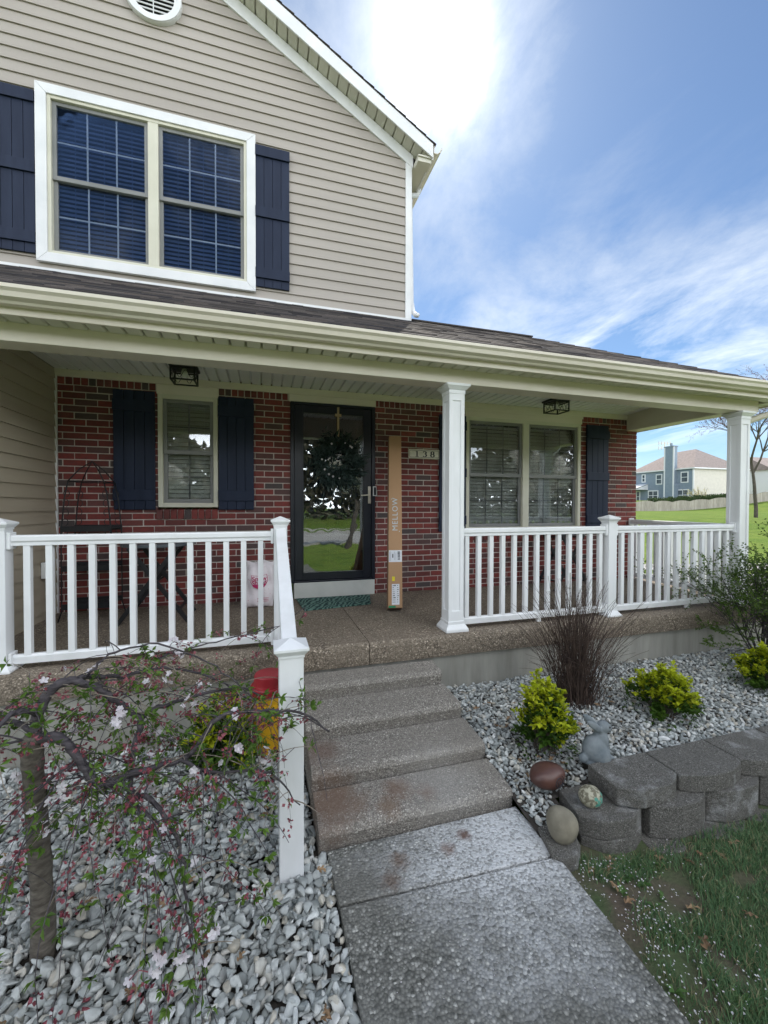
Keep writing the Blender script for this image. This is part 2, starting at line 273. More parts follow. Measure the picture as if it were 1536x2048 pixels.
# ------------------------------------------------------------------ builders
LOC = {}
class B:
    def __init__(s): s.v = []; s.f = []; s.m = []
    def face(s, pts, mi=0):
        i = len(s.v); s.v += [tuple(p) for p in pts]; s.f.append(tuple(range(i, i+len(pts)))); s.m.append(mi)
    def box(s, x0, x1, y0, y1, z0, z1, mi=0):
        s.hexa([(x0, y0, z0), (x1, y0, z0), (x1, y1, z0), (x0, y1, z0), (x0, y0, z1), (x1, y0, z1), (x1, y1, z1), (x0, y1, z1)], mi)
    def hexa(s, p, mi=0):
        i = len(s.v); s.v += [tuple(q) for q in p]
        for f in ((3, 2, 1, 0), (4, 5, 6, 7), (0, 1, 5, 4), (1, 2, 6, 5), (2, 3, 7, 6), (3, 0, 4, 7)):
            s.f.append(tuple(i+k for k in f)); s.m.append(mi)
    def bar(s, a, b, wx, wz, upv=(0, 0, 1), mi=0):          # rectangular bar from a to b
        a = Vector(a); b = Vector(b); d = (b-a).normalized(); u = Vector(upv); sx = d.cross(u)
        if sx.length < 1e-4: sx = d.cross(Vector((0, 1, 0)))
        sx.normalize(); u = sx.cross(d); sx *= wx/2; u = u*wz/2
        s.hexa([a-sx-u, a+sx-u, a+sx+u, a-sx+u, b-sx-u, b+sx-u, b+sx+u, b-sx+u], mi)
    def prism(s, poly, z0, z1, mi=0, top=None):             # plan polygon, counter-clockwise
        n = len(poly); i = len(s.v); t = top or poly
        s.v += [(x, y, z0) for x, y in poly]+[(x, y, z1) for x, y in t]
        s.f.append(tuple(i+k for k in reversed(range(n)))); s.f.append(tuple(i+n+k for k in range(n))); s.m += [mi, mi]
        for k in range(n):
            j = (k+1) % n; s.f.append((i+k, i+j, i+n+j, i+n+k)); s.m.append(mi)
    def extr(s, prof, axis, a, b, mi=0, caps=True):         # profile of 2-tuples extruded along an axis
        def P(p, t): return (t, p[0], p[1]) if axis == 0 else ((p[0], t, p[1]) if axis == 1 else (p[0], p[1], t))
        n = len(prof); i = len(s.v); s.v += [P(p, a) for p in prof]+[P(p, b) for p in prof]
        for k in range(n):
            j = (k+1) % n; s.f.append((i+k, i+j, i+n+j, i+n+k)); s.m.append(mi)
        if caps: s.f.append(tuple(i+k for k in reversed(range(n)))); s.f.append(tuple(i+n+k for k in range(n))); s.m += [mi, mi]
    def tube(s, pts, r, n=8, mi=0, cap=True):
        pts = [Vector(p) for p in pts]; m = len(pts)
        rr = r if isinstance(r, (list, tuple)) else [r]*m
        i0 = len(s.v); ref = None
        for k, p in enumerate(pts):
            d = (pts[min(k+1, m-1)]-pts[max(k-1, 0)])
            d = d.normalized() if d.length > 1e-9 else Vector((0, 0, 1))
            if ref is None: ref = d.orthogonal().normalized()
            u = (ref-d*ref.dot(d)); u = u.normalized() if u.length > 1e-6 else d.orthogonal().normalized(); ref = u; w_ = d.cross(u)
            for q in range(n):
                t = 2*math.pi*q/n; s.v.append(tuple(p+(u*math.cos(t)+w_*math.sin(t))*rr[k]))
        for k in range(m-1):
            for q in range(n):
                a = i0+k*n+q; b_ = i0+k*n+(q+1) % n; s.f.append((a, b_, b_+n, a+n)); s.m.append(mi)
        if cap and n > 2: s.f.append(tuple(i0+q for q in reversed(range(n)))); s.f.append(tuple(i0+(m-1)*n+q for q in range(n))); s.m += [mi, mi]
    def lathe(s, prof, c, n=24, mi=0):                      # (radius, z) profile about a vertical axis
        i0 = len(s.v); m = len(prof)
        for r_, z in prof:
            for q in range(n):
                t = 2*math.pi*q/n; s.v.append((c[0]+r_*math.cos(t), c[1]+r_*math.sin(t), c[2]+z))
        for k in range(m-1):
            for q in range(n):
                a = i0+k*n+q; b_ = i0+k*n+(q+1) % n; s.f.append((a, b_, b_+n, a+n)); s.m.append(mi)
        s.f.append(tuple(i0+q for q in reversed(range(n)))); s.f.append(tuple(i0+(m-1)*n+q for q in range(n))); s.m += [mi, mi]
    def ball(s, c, r, n=12, mi=0, M=None):
        i0 = len(s.v); st = n//2
        for a in range(st+1):
            for q in range(n):
                t = math.pi*a/st; p = 2*math.pi*q/n
                d = Vector((r[0]*math.sin(t)*math.cos(p), r[1]*math.sin(t)*math.sin(p), r[2]*math.cos(t)))
                if M: d = M @ d
                s.v.append(tuple(Vector(c)+d))
        for a in range(st):
            for q in range(n):
                k = i0+a*n+q; j = i0+a*n+(q+1) % n; s.f.append((k, k+n, j+n, j)); s.m.append(mi)
    def leaf(s, p, d, nrm, ln, wd, mi=0, fold=.25):         # a four-face pointed leaf
        d = Vector(d).normalized(); sd = d.cross(Vector(nrm))
        if sd.length < 1e-4: sd = d.orthogonal()
        sd.normalize(); u = sd.cross(d); p = Vector(p); a = p; m1 = p+d*ln*.5; t = p+d*ln-u*ln*.12
        l = m1+sd*wd*.5+u*wd*fold; r_ = m1-sd*wd*.5+u*wd*fold; i = len(s.v)
        s.v += [tuple(x) for x in (a, r_, t, l, m1)]
        s.f += [(i, i+1, i+4), (i+1, i+2, i+4), (i+2, i+3, i+4), (i+3, i, i+4)]; s.m += [mi]*4
    def petal(s, p, d, nrm, ln, wd, mi=0):                  # a rounded petal
        d = Vector(d).normalized(); sd = d.cross(Vector(nrm))
        if sd.length < 1e-4: sd = d.orthogonal()
        sd.normalize(); u = sd.cross(d); p = Vector(p); i = len(s.v)
        for a, b_, c in ((0, 0, 0), (.35, -.42, .05), (.75, -.45, .10), (1., -.16, .02), (1., .16, .02), (.75, .45, .10), (.35, .42, .05)): s.v.append(tuple(p+d*ln*a+sd*wd*b_+u*ln*c))
        s.f += [(i, i+1, i+2, i+3), (i, i+3, i+4), (i, i+4, i+5, i+6)]; s.m += [mi]*3
    def build(s, name, mats, parent=None, smooth=False, loc=None, bevel=0, weld=False):
        if not isinstance(mats, (list, tuple)): mats = [mats]
        base = LOC.get(parent.name, (0, 0, 0)) if parent else (loc or (0, 0, 0))
        me = bpy.data.meshes.new(name); va = np.array(s.v, dtype=float)-np.array(base)
        me.from_pydata(va.tolist(), [], s.f)
        for m in mats: me.materials.append(m)
        me.polygons.foreach_set('material_index', s.m)
        if smooth: me.polygons.foreach_set('use_smooth', [True]*len(s.f))
        if weld:
            bm = bmesh.new(); bm.from_mesh(me); bmesh.ops.remove_doubles(bm, verts=bm.verts, dist=1e-5); bm.to_mesh(me); bm.free()
        me.update()
        o = bpy.data.objects.new(name, me); S.collection.objects.link(o); LOC[o.name] = tuple(base)
        if parent: o.parent = parent
        else: o.location = base
        if bevel:
            b = o.modifiers.new('bevel', 'BEVEL'); b.width = bevel; b.segments = 2; b.limit_method = 'ANGLE'; b.angle_limit = R(40)
        return o
def tag(o, label=None, cat=None, group=None, kind=None):
    if label: o['label'] = label
    if cat: o['category'] = cat
    if group: o['group'] = group
    if kind: o['kind'] = kind
    return o
def thing(name, label, cat, loc, group=None):
    o = bpy.data.objects.new(name, None); S.collection.objects.link(o); o.location = loc; o.empty_display_size = .1; LOC[o.name] = tuple(loc)
    return tag(o, label, cat, group)
def fast(name, v, f, m, parent=None, smooth=False, loc=(0, 0, 0)):   # numpy mesh of equal polygons
    if parent: loc = LOC[parent.name]
    me = bpy.data.meshes.new(name); v = (v-np.array(loc)).astype(np.float32); k = f.shape[1]
    me.vertices.add(len(v)); me.vertices.foreach_set('co', v.ravel()); me.loops.add(f.size); me.loops.foreach_set('vertex_index', f.astype(np.int32).ravel())
    me.polygons.add(len(f)); me.polygons.foreach_set('loop_start', np.arange(0, f.size, k, dtype=np.int32)); me.polygons.foreach_set('loop_total', np.full(len(f), k, dtype=np.int32))
    if smooth: me.polygons.foreach_set('use_smooth', np.ones(len(f), dtype=bool))
    me.update(calc_edges=True); me.validate(); me.materials.append(m)
    o = bpy.data.objects.new(name, me); S.collection.objects.link(o); LOC[o.name] = tuple(loc)
    if parent: o.parent = parent
    else: o.location = loc
    return o
def text(name, body, size, origin, ex, ey, m, parent, depth=.0006, spacing=1., weight=0.):
    cu = bpy.data.curves.new(name, 'FONT'); cu.body = body; cu.size = size; cu.align_x = 'CENTER'; cu.align_y = 'CENTER'; cu.space_character = spacing; cu.extrude = depth; cu.offset = weight
    t = bpy.data.objects.new(name+'_source', cu); S.collection.objects.link(t); bpy.context.view_layer.update()
    me = bpy.data.meshes.new_from_object(t.evaluated_get(bpy.context.evaluated_depsgraph_get())); me.name = name
    bpy.data.objects.remove(t); bpy.data.curves.remove(cu)
    ex = Vector(ex).normalized(); ey = Vector(ey).normalized(); ez = ex.cross(ey); base = Vector(LOC[parent.name])
    for v_ in me.vertices:
        c = v_.co; v_.co = Vector(origin)+ex*c.x+ey*c.y+ez*c.z-base
    me.materials.clear(); me.materials.append(m)
    o = bpy.data.objects.new(name, me); S.collection.objects.link(o); o.parent = parent; LOC[o.name] = tuple(base); return o

# ------------------------------------------------------------------ ground
def sm(a, b, t): t = np.clip((t-a)/(b-a), 0, 1); return t*t*(3-2*t)
def gz(x, y):
    x = np.asarray(x, float); y = np.asarray(y, float); c = .74*x+.45*y
    back = .9*sm(-22, -60, y) if False else 0
    return -.70+1.02*sm(9.5, 26, c)+1.9*sm(60, 80, c)+back+1.2*sm(24, 60, -y)
xs = np.unique(np.concatenate([np.linspace(-120, -10, 12), np.linspace(-10, 12, 45), np.linspace(12, 90, 53), np.linspace(90, 400, 12)]))
ys = np.unique(np.concatenate([np.linspace(-90, -8, 24), np.linspace(-8, 10, 37), np.linspace(10, 80, 47), np.linspace(80, 400, 12)]))
X, Y = np.meshgrid(xs, ys); Z = gz(X, Y); nx, ny = len(xs), len(ys)
v = np.stack([X.ravel(), Y.ravel(), Z.ravel()], 1); idx = np.arange(nx*ny).reshape(ny, nx)
f = np.stack([idx[:-1, :-1].ravel(), idx[:-1, 1:].ravel(), idx[1:, 1:].ravel(), idx[1:, :-1].ravel()], 1)
tag(fast('lawn', v, f, LAWN, smooth=True), kind='structure')
def strip(name, a, b, width, m, lift, n=30, thick=0):
    a = np.array(a, float); b = np.array(b, float); d = (b-a)/np.linalg.norm(b-a); nrm = np.array([-d[1], d[0]]); bb = B()
    for i in range(n):
        p = a+(b-a)*i/n; q = a+(b-a)*(i+1)/n
        c = [p-nrm*width/2, q-nrm*width/2, q+nrm*width/2, p+nrm*width/2]
        z = [float(gz(*k))+lift for k in c]; pts = [(k[0], k[1], zz) for k, zz in zip(c, z)]
        if thick: bb.hexa([(x, y, zz-thick) for x, y, zz in pts]+pts)
        else: bb.face(pts)
    return tag(bb.build(name, m), kind='structure')
# side street, kerb and pavement to the right of the house (they run across the view)
rt2 = np.array([.959, -.283]); fw2 = np.array([.283, .959]); C2 = np.array([-1.87, -4.63])
def sp(lat, dep): return C2+rt2*lat+fw2*dep
strip('side_street', sp(5.2, 8.1), sp(30, 8.1), 2.9, ASPH, .008)
strip('side_kerb', sp(5.2, 9.65), sp(30, 9.65), .16, KERB, .12, thick=.2)
strip('side_pavement', sp(4.5, 11.6), sp(34, 11.6), 1.1, KERB, .012)
# street behind the photographer, seen in the door and window glass
strip('street', (-60, -17.2), (70, -17.2), 7.4, ASPH, .01, 60)
strip('street_kerb', (-60, -13.4), (70, -13.4), .16, KERB, .1, 60, .2)
strip('far_kerb', (-60, -21.0), (70, -21.0), .16, KERB, .1, 60, .2)
strip('far_pavement', (-60, -24.5), (70, -24.5), 1.2, KERB, .012, 60)

# ------------------------------------------------------------------ house
house = thing('house', 'beige two storey house with brick ground floor, gable and navy shutters', 'house', (-1.2, .2, 0))
YU = .137; SL = .583
def gable_x(z, off=0.):
    xr = min(-.13, -1.16-(z-(5.93+off))/SL); return -5.9-xr, xr
def laps(b, zref, z0, z1, xlim, plane, holes=(), ex=.1143, flip=None):
    # plane(x, out, z) -> point; each course leans out 14 mm at its lower edge
    k0 = math.floor((z0-zref)/ex); k1 = math.ceil((z1-zref)/ex)
    for k in range(k0, k1):
        zb, zt = zref+k*ex, zref+(k+1)*ex
        zs = sorted({max(zb, z0), min(zt, z1)} | {z for h in holes for z in h[2:] if max(zb, z0) < z < min(zt, z1)} | ({5.17} if max(zb, z0) < 5.17 < min(zt, z1) else set()))
        for a, c in zip(zs[:-1], zs[1:]):
            if c-a < 1e-4: continue
            oa = .016-.014*(a-zb)/ex; oc = .016-.014*(c-zb)/ex; mid = (a+c)/2
            (l0, r0), (l1, r1) = xlim(a), xlim(c); segs = [(l0, r0, l1, r1)]
            for h in holes:
                if h[2] <= mid <= h[3]:
                    segs = [s for l0, r0, l1, r1 in segs for s in (((l0, h[0], l1, h[0]), (h[1], r0, h[1], r1)) if l0 < h[0] and r0 > h[1] else ((l0, r0, l1, r1),))]
            for l0, r0, l1, r1 in segs:
                if r0 <= l0: continue
                b.face([plane(l0, oa, a), plane(r0, oa, a), plane(max(r1, l1), oc, c), plane(l1, oc, c)])
                if a == zb: b.face([plane(l0, oa, a), plane(l0, .001, a), plane(r0, .001, a), plane(r0, oa, a)])
HOLE_U = (-3.905, -2.02, 3.455, 5.04)
b = B(); laps(b, 5.1466, 3.20, 6.9, lambda z: gable_x(z), lambda x, o, z: (x, YU-o, z), [HOLE_U])
b.build('siding', SIDING, house)
b = B()     # the shell behind: side, back and low walls, and the wing behind the brick
b.face([(-.13, YU, 0), (-.13, 8.5, 0), (-.13, 8.5, 5.3), (-.13, YU, 5.3)]); b.face([(-5.77, 8.5, 0), (-5.77, YU, 0), (-5.77, YU, 5.3), (-5.77, 8.5, 5.3)])
b.face([(-5.77, 8.5, 0), (-.13, 8.5, 0), (-.13, 8.5, 5.3), (-2.95, 8.5, 6.9), (-5.77, 8.5, 5.3)])
b.face([(3.305, .09, -.6), (3.305, 2.0, -.6), (3.305, 2.0, 2.4), (3.305, .09, 2.4)]); b.face([(-.13, 2.0, -.6), (3.305, 2.0, -.6), (3.305, 2.0, 2.4), (-.13, 2.0, 2.4)])
b.face([(-5.77, YU+.02, 2.4), (-.13, YU+.02, 2.4), (-.13, YU+.02, 3.4), (-5.77, YU+.02, 3.4)])
b.face([(-5.77, .3, 2.72), (3.305, .3, 2.72), (3.305, 8.4, 2.72), (-5.77, 8.4, 2.72)])
b.build('rear_wall', SIDING, house)
b = B(); b.box(-.205, -.125, YU-.024, YU+.03, 3.30, 5.24); b.build('corner_board', WTRIM, house, bevel=.003)
# rake frieze, soffit, fascia and gable roof
def gl(x): return 5.93-SL*(x+1.16)
apx = -2.95
def rake(sgn):
    def P(x, y, z): return (x if sgn > 0 else 2*apx-x, y, z)
    fr = B(); xa, xb = apx, -.112; yf = -.05
    def bar(bb, y0, y1, lo, hi, xa=xa, xb=xb):
        q = [P(xa, y0, gl(xa)+lo), P(xb, y0, gl(xb)+lo), P(xb, y1, gl(xb)+lo), P(xa, y1, gl(xa)+lo), P(xa, y0, gl(xa)+hi), P(xb, y0, gl(xb)+hi), P(xb, y1, gl(xb)+hi), P(xa, y1, gl(xa)+hi)]
        if sgn < 0: q = [q[i] for i in (1, 0, 3, 2, 5, 4, 7, 6)]
        bb.hexa(q)
    bar(fr, YU-.03, YU+.01, -.15, -.004); fr.build('rake_frieze', WTRIM, house, bevel=.003)
    so_ = B(); n = 27          # soffit panels of the rake
    for i in range(n):
        x0 = apx+(xb+.19-apx)*i/n; x1 = apx+(xb+.19-apx)*(i+1)/n-.016
        bar(so_, yf+.004, YU-.002, 0, .022, x0, x1)
    bar(so_, yf+.006, YU-.004, .024, .034, apx, xb+.19)
    so_.build('rake_soffit', SOFF, house)
    fa = B(); bar(fa, yf-.018, yf, -.012, .15, apx, xb+.19); fa.build('rake_fascia', WTRIM, house, bevel=.003)
    ro = B(); i = 0; ext = .225
    Ln = (xb+ext-apx); nc = 24
    for k in range(nc):        # shingle courses
        x0 = xb+ext-Ln*k/nc; x1 = xb+ext-Ln*(k+1)/nc
        yy = yf-.028
        while yy < 8.6:
            ln = random.uniform(.22, .42); y2 = min(yy+ln, 8.65)
            q = [P(x0, yy, gl(x0)+.162+random.uniform(0, .004)), P(x0, y2, gl(x0)+.162), P(x1, y2, gl(x1)+.158), P(x1, yy, gl(x1)+.158)]
            t = [(a_, b_, c_+.011*(1 if j < 2 else .35)) for j, (a_, b_, c_) in enumerate(q)]
            if sgn < 0: q = [q[j] for j in (1, 0, 3, 2)]; t = [t[j] for j in (1, 0, 3, 2)]
            ro.hexa(q+t); yy = y2
    bar(ro, yf-.02, 8.6, .150, .160, apx, xb+ext-.02)
    ro.build('gable_roof', SHINGLE, house)
rake(1); rake(-1)
# right eave of the gable: boxed return, gutter, downspout
b = B(); ze = gl(.07)
b.box(-.10, .075, -.045, 8.4, ze-.012, ze+.006); b.box(-.10, .066, -.03, YU-.032, ze-.06, ze-.012); b.build('eave_soffit', SOFF, house)
b = B(); b.box(.068, .09, -.045, 8.4, ze-.02, ze+.14); b.build('eave_fascia', WTRIM, house)
GUT = [(.0, .0), (.0, -.088), (.045, -.088), (.055, -.075), (.085, -.062), (.092, -.035), (.108, -.02), (.108, 0), (.100, 0), (.100, -.008), (.085, -.03), (.05, -.08), (.006, -.08), (.006, 0)]
b = B(); b.extr([(.092+p, ze+.135+q) for p, q in GUT], 1, -.06, 8.4); b.build('eave_gutter', CREAM, house)
b = B(); b.tube([(.13, .52, ze+.06), (.10, .52, ze-.03), (-.02, .46, ze-.10), (-.085, .36, ze-.18), (-.09, .28, ze-.30), (-.09, .22, 3.60), (-.085, .17, 3.45), (-.08, .10, 3.385), (-.07, .05, 3.36)], .030, 8); b.build('downspout', WTRIM, house, smooth=True)
# gable vent
VC = (-2.943, 6.235)
g = B()
def ring(bb, c, r0, r1, y0, y1, n=40):
    for q in range(n):
        a, c_ = 2*math.pi*q/n, 2*math.pi*(q+1)/n
        def p(r, t, y): return (c[0]+r*math.cos(t), y, c[1]+r*math.sin(t))
        bb.hexa([p(r0, a, y0), p(r1, a, y0), p(r1, a, y1), p(r0, a, y1), p(r0, c_, y0), p(r1, c_, y0), p(r1, c_, y1), p(r0, c_, y1)])
ring(g, VC, .195, .265, YU-.05, YU-.005); ring(g, VC, .225, .262, YU-.062, YU-.05)
gv = g.build('gable_vent', WTRIM, house, smooth=False)
g = B()
for k in range(-4, 5):
    z = VC[1]+k*.043; h = math.sqrt(max(.196**2-(k*.043)**2, .001))
    g.face([(VC[0]-h, YU-.04, z-.014), (VC[0]+h, YU-.04, z-.014), (VC[0]+h, YU-.016, z+.020), (VC[0]-h, YU-.016, z+.020)])
    g.face([(VC[0]-h, YU-.04, z-.014), (VC[0]-h, YU-.034, z-.018), (VC[0]+h, YU-.034, z-.018), (VC[0]+h, YU-.04, z-.014)])
g.box(VC[0]-.004, VC[0]+.004, YU-.044, YU-.036, VC[1]-.195, VC[1]+.195)
g.build('louvre', WTRIM, gv)
g = B(); g.face([(VC[0]+.2*math.cos(t), YU-.0165, VC[1]+.2*math.sin(t)) for t in np.linspace(0, 2*math.pi, 32, False)]); g.build('vent_screen', DARK, gv)

# windows -----------------------------------------------------------
def frame_rect(b, x0, x1, z0, z1, w_, y0, y1, wb=None, wt=None):
    wb = wb or w_; wt = wt or w_
    b.box(x0, x0+w_, y0, y1, z0, z1); b.box(x1-w_, x1, y0, y1, z0, z1)
    b.box(x0+w_, x1-w_, y0, y1, z0, z0+wb); b.box(x0+w_, x1-w_, y0, y1, z1-wt, z1)
def hung_unit(win, x0, x1, z0, z1, y, fm, sm_, glass, blm, grid=(3, 2), grille_m=None, slat=.045):
    zm = (z0+z1)/2-.01; gm = grille_m or WTRIM
    for k, (a, c, yy) in enumerate(((zm-.018, z1, y+.012), (z0, zm+.018, y+.034))):
        s = B(); frame_rect(s, x0, x1, a, c, .036, yy, yy+.03, .042, .036); sash = s.build('sash', sm_, win, bevel=.002)
        p = B(); p.box(x0+.034, x1-.034, yy+.012, yy+.016, a+.04, c-.034); p.build('pane', glass, sash)
        gr = B(); n1, n2 = grid
        for i in range(1, n1): xx = x0+.036+(x1-x0-.072)*i/n1; gr.box(xx-.007, xx+.007, yy+.018, yy+.024, a+.042, c-.036)
        for i in range(1, n2): zz = a+.042+(c-a-.078)*i/n2; gr.box(x0+.036, x1-.036, yy+.0195, yy+.0225, zz-.007, zz+.007)
        gr.build('grille', gm, sash)
    s = B(); z = z0+.03; i = 0          # horizontal blind
    while z < z1-.02:
        t = .019; s.hexa([(x0+.02, y+.085, z-t), (x1-.02, y+.085, z-t), (x1-.02, y+.112, z+t), (x0+.02, y+.112, z+t), (x0+.02, y+.085, z-t+.003), (x1-.02, y+.085, z-t+.003), (x1-.02, y+.112, z+t+.003), (x0+.02, y+.112, z+t+.003)]); z += slat
    for q in (.2, .5, .8): xx = x0+(x1-x0)*q; s.box(xx-.002, xx+.002, y+.081, y+.083, z0+.02, z1-.02)
    s.build('blind', blm, win)
# upper twin window
g = B()
for (a, c) in (((-3.962, -1.953), 0),):
    x0, x1 = a; z0, z1 = 3.387, 5.085; w_ = .092; y0, y1 = YU-.05, YU-.012
    # mitred casing
    o = [(x0, z0), (x1, z0), (x1, z1), (x0, z1)]; i_ = [(x0+w_, z0+w_), (x1-w_, z0+w_), (x1-w_, z1-w_), (x0+w_, z1-w_)]
    for k in range(4):
        j = (k+1) % 4; e = .0012
        q = [o[k], o[j], i_[j], i_[k]]; cx = sum(t[0] for t in q)/4; cz = sum(t[1] for t in q)/4
        q = [(t[0]+(cx-t[0])*e, t[1]+(cz-t[1])*e) for t in q]
        g.hexa([(q[0][0], y0, q[0][1]), (q[1][0], y0, q[1][1]), (q[1][0], y1, q[1][1]), (q[0][0], y1, q[0][1]), (q[3][0], y0, q[3][1]), (q[2][0], y0, q[2][1]), (q[2][0], y1, q[2][1]), (q[3][0], y1, q[3][1])])
win = g.build('window', WTRIM, house, bevel=.003)
g = B(); xi0, xi1, zi0, zi1 = -3.87, -2.045, 3.479, 4.993
frame_rect(g, xi0, xi1, zi0, zi1, .03, YU-.035, YU+.05); xm = (xi0+xi1)/2; g.box(xm-.048, xm+.048, YU-.032, YU+.05, zi0+.03, zi1-.03)
g.build('frame', SOLDER, win, bevel=.003)
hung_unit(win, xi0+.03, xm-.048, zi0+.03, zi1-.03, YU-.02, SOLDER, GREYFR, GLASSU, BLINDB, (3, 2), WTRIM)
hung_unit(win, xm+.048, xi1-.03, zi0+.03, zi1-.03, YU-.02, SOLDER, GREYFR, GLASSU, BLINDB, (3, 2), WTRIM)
# lower windows
def brick_window(x0, x1, z0, z1, units):
    g = B(); frame_rect(g, x0, x1, z0, z1, .045, -.012, .075); wd = (x1-x0)/units
    for k in range(1, units): xx = x0+wd*k; g.box(xx-.047, xx+.047, -.010, .075, z0+.045, z1-.045)
    wn = g.build('window', SOLDER, house, bevel=.004)
    for k in range(units):
        a = x0+.045 if k == 0 else x0+wd*k+.047; c = x1-.045 if k == units-1 else x0+wd*(k+1)-.047
        hung_unit(wn, a, c, z0+.045, z1-.045, .0, SOLDER, GREYFR, GLASS, BLIND, (3, 2) if units > 1 else (2, 2), GREYFR)
    return wn
brick_window(-2.905, -2.337, 1.017, 2.17, 1); brick_window(.564, 2.314, .72, 2.163, 2)
def shutter(x0, x1, z0, z1, y, battens, nb=4):
    # board and batten: vertical boards with rails laid over them
    s = B(); wb = (x1-x0)/nb
    for k in range(nb): s.box(x0+wb*k+.002, x0+wb*(k+1)-.002, y-.022, y, z0, z1)
    s.box(x0+.003, x1-.003, y-.006, y-.002, z0+.002, z1-.002)
    for z in battens: s.box(x0-.001, x1+.001, y-.040, y-.020, z-.055, z+.055)
    return s.build('shutter', NAVY, house, bevel=.0025)
for x0, x1 in ((-1.955, -1.59), (-4.33, -3.968)): shutter(x0, x1, 3.455, 4.995, YU-.016, (4.925 if x0 > -3 else 4.93, 4.265, 3.60))
for x0, x1 in ((-3.297, -2.925), (-2.332, -1.975)): shutter(x0, x1, .993, 2.18, -.006, (2.03, 1.14) if x0 < -3 else (2.03, 1.14))
for x0, x1 in ((.19, .555), (2.402, 2.775)): shutter(x0, x1, .72, 2.16, -.006, (2.03, 1.45, .86))
# brick wall with soldier course and sills
def bricks(b, x0, x1, openings, zj, rows, jodd, j):
    CH, BW = .0653, .196
    for k in range(rows):
        zt = zj-k*CH; zb = max(zt-CH+.010, .002); zc_ = (zt+zb)/2
        if zt < .01: break
        off = jodd+(0 if k % 2 else BW/2); n0 = math.floor((x0-off)/BW)-1; n1 = math.ceil((x1-off)/BW)+1
        for n in range(n0, n1):
            a = off+n*BW+.005+random.uniform(-.0015, .0015); c = off+(n+1)*BW-.005+random.uniform(-.0015, .0015)
            segs = [(max(a, x0), min(c, x1))]
            for o in openings:
                if o[2] <= zc_ <= o[3]:
                    new = []
                    for p, q in segs:
                        if q <= o[0] or p >= o[1]: new.append((p, q)); continue
                        if p < o[0]: new.append((p, o[0]))
                        if q > o[1]: new.append((o[1], q))
                    segs = new
            for p, q in segs:
                if q-p < .018: continue
                dy = random.uniform(-.0025, .0015); dz = random.uniform(-.001, .001)
                b.box(p, q, dy, .085, zb+dz, zt+dz)
    n = 0; x = x0                                   # soldier course under the frieze
    while x < x1-.02:
        c = min(x+.0553, x1); mid = (x+c)/2
        if not any(o[0] < mid < o[1] for o in openings): b.box(x, c, random.uniform(-.002, .002), .085, zj+.010, zj+.2)
        x += .0653
OPEN = [(-1.592, -.618, 0, 2.6), (-2.909, -2.333, .89, 2.6), (.560, 2.318, .60, 2.6)]
b = B(); bricks(b, -3.765, 3.305, OPEN, 2.192, 34, -.3967, 0)
for x0, x1, z0, z1 in ((-2.925, -2.337, .896, 1.008), (.545, 2.335, .605, .712)):       # sloping brick sills
    n = round((x1-x0)/.0653); wd = (x1-x0)/n
    for k in range(n): b.hexa([(x0+wd*k+.005, -.02, z0), (x0+wd*(k+1)-.005, -.02, z0), (x0+wd*(k+1)-.005, .085, z0), (x0+wd*k+.005, .085, z0), (x0+wd*k+.005, -.02, z1-.022), (x0+wd*(k+1)-.005, -.02, z1-.022), (x0+wd*(k+1)-.005, .085, z1), (x0+wd*k+.005, .085, z1)])
bw = b.build('brick_wall', BRICK, house, bevel=.0025)
b = B()
def mort(x0, x1, z0, z1): b.box(x0, x1, .007, .088, z0, z1)
for s in ((-3.765, -2.909, 0, 2.39), (-2.909, -2.333, 0, .99), (-2.333, -1.592, 0, 2.39), (-.618, .560, 0, 2.39), (.560, 2.318, 0, .70), (2.318, 3.300, 0, 2.39)): mort(*s)
b.build('mortar_bed', MORTAR, bw)
for bxs in (((-2.915, -2.327, -.008, .07, 2.17, 2.30),), ((-1.6, -.61, -.006, .07, 2.19, 2.30),), ((.552, 2.335, -.008, .07, 2.163, 2.30), (.545, 2.345, -.016, -.007, 2.232, 2.30))):
    b = B(); [b.box(*q) for q in bxs]; b.build('header_trim', CREAM, house, bevel=.002)
b = B(); b.box(-3.785, -3.765, -.022, 0, 0, 2.28); b.build('wall_joint_trim', WTRIM, house)
# front door behind its storm door
b = B(); frame_rect(b, -1.590, -.620, .172, 2.190, .042, -.022, .09, .02, .03); dj = b.build('door_jamb', BLACK, house, bevel=.004)
b = B(); frame_rect(b, -1.546, -.664, .196, 2.158, .088, -.006, .028, .075, .075); sd_ = b.build('storm_door', BLACK, house, bevel=.004)
b = B(); b.box(-1.459, -.751, .008, .012, .270, 2.084); b.build('pane', GLASSD, sd_)
b = B(); frame_rect(b, -1.460, -.750, .269, 2.085, .012, -.010, .006); b.build('glazing_bead', BLACK, sd_)
b = B(); b.box(-.705, -.672, -.016, -.006, 1.063, 1.262); b.bar((-.69, -.05, 1.163), (-.80, -.05, 1.155), .014, .014); b.tube([(-.69, -.012, 1.163), (-.69, -.055, 1.163)], .009, 8)
for z in (1.11, 1.2): b.tube([(-.689, -.016, z), (-.689, -.022, z)], .008, 8)
b.build('handle', CHROME, sd_, bevel=.002)
b = B(); b.box(-1.54, -.67, .10, .14, .18, 2.15)
for x0, x1 in ((-1.40, -1.14), (-1.07, -.81)):
    for z0, z1 in ((.33, .93), (1.05, 1.60), (1.72, 2.03)): frame_rect(b, x0, x1, z0, z1, .022, .088, .10)
b.build('front_door', NAVY, house, bevel=.004)
b = B(); b.box(-1.556, -.628, -.03, .09, 0, .172); b.build('threshold', THRESH, house, bevel=.004)
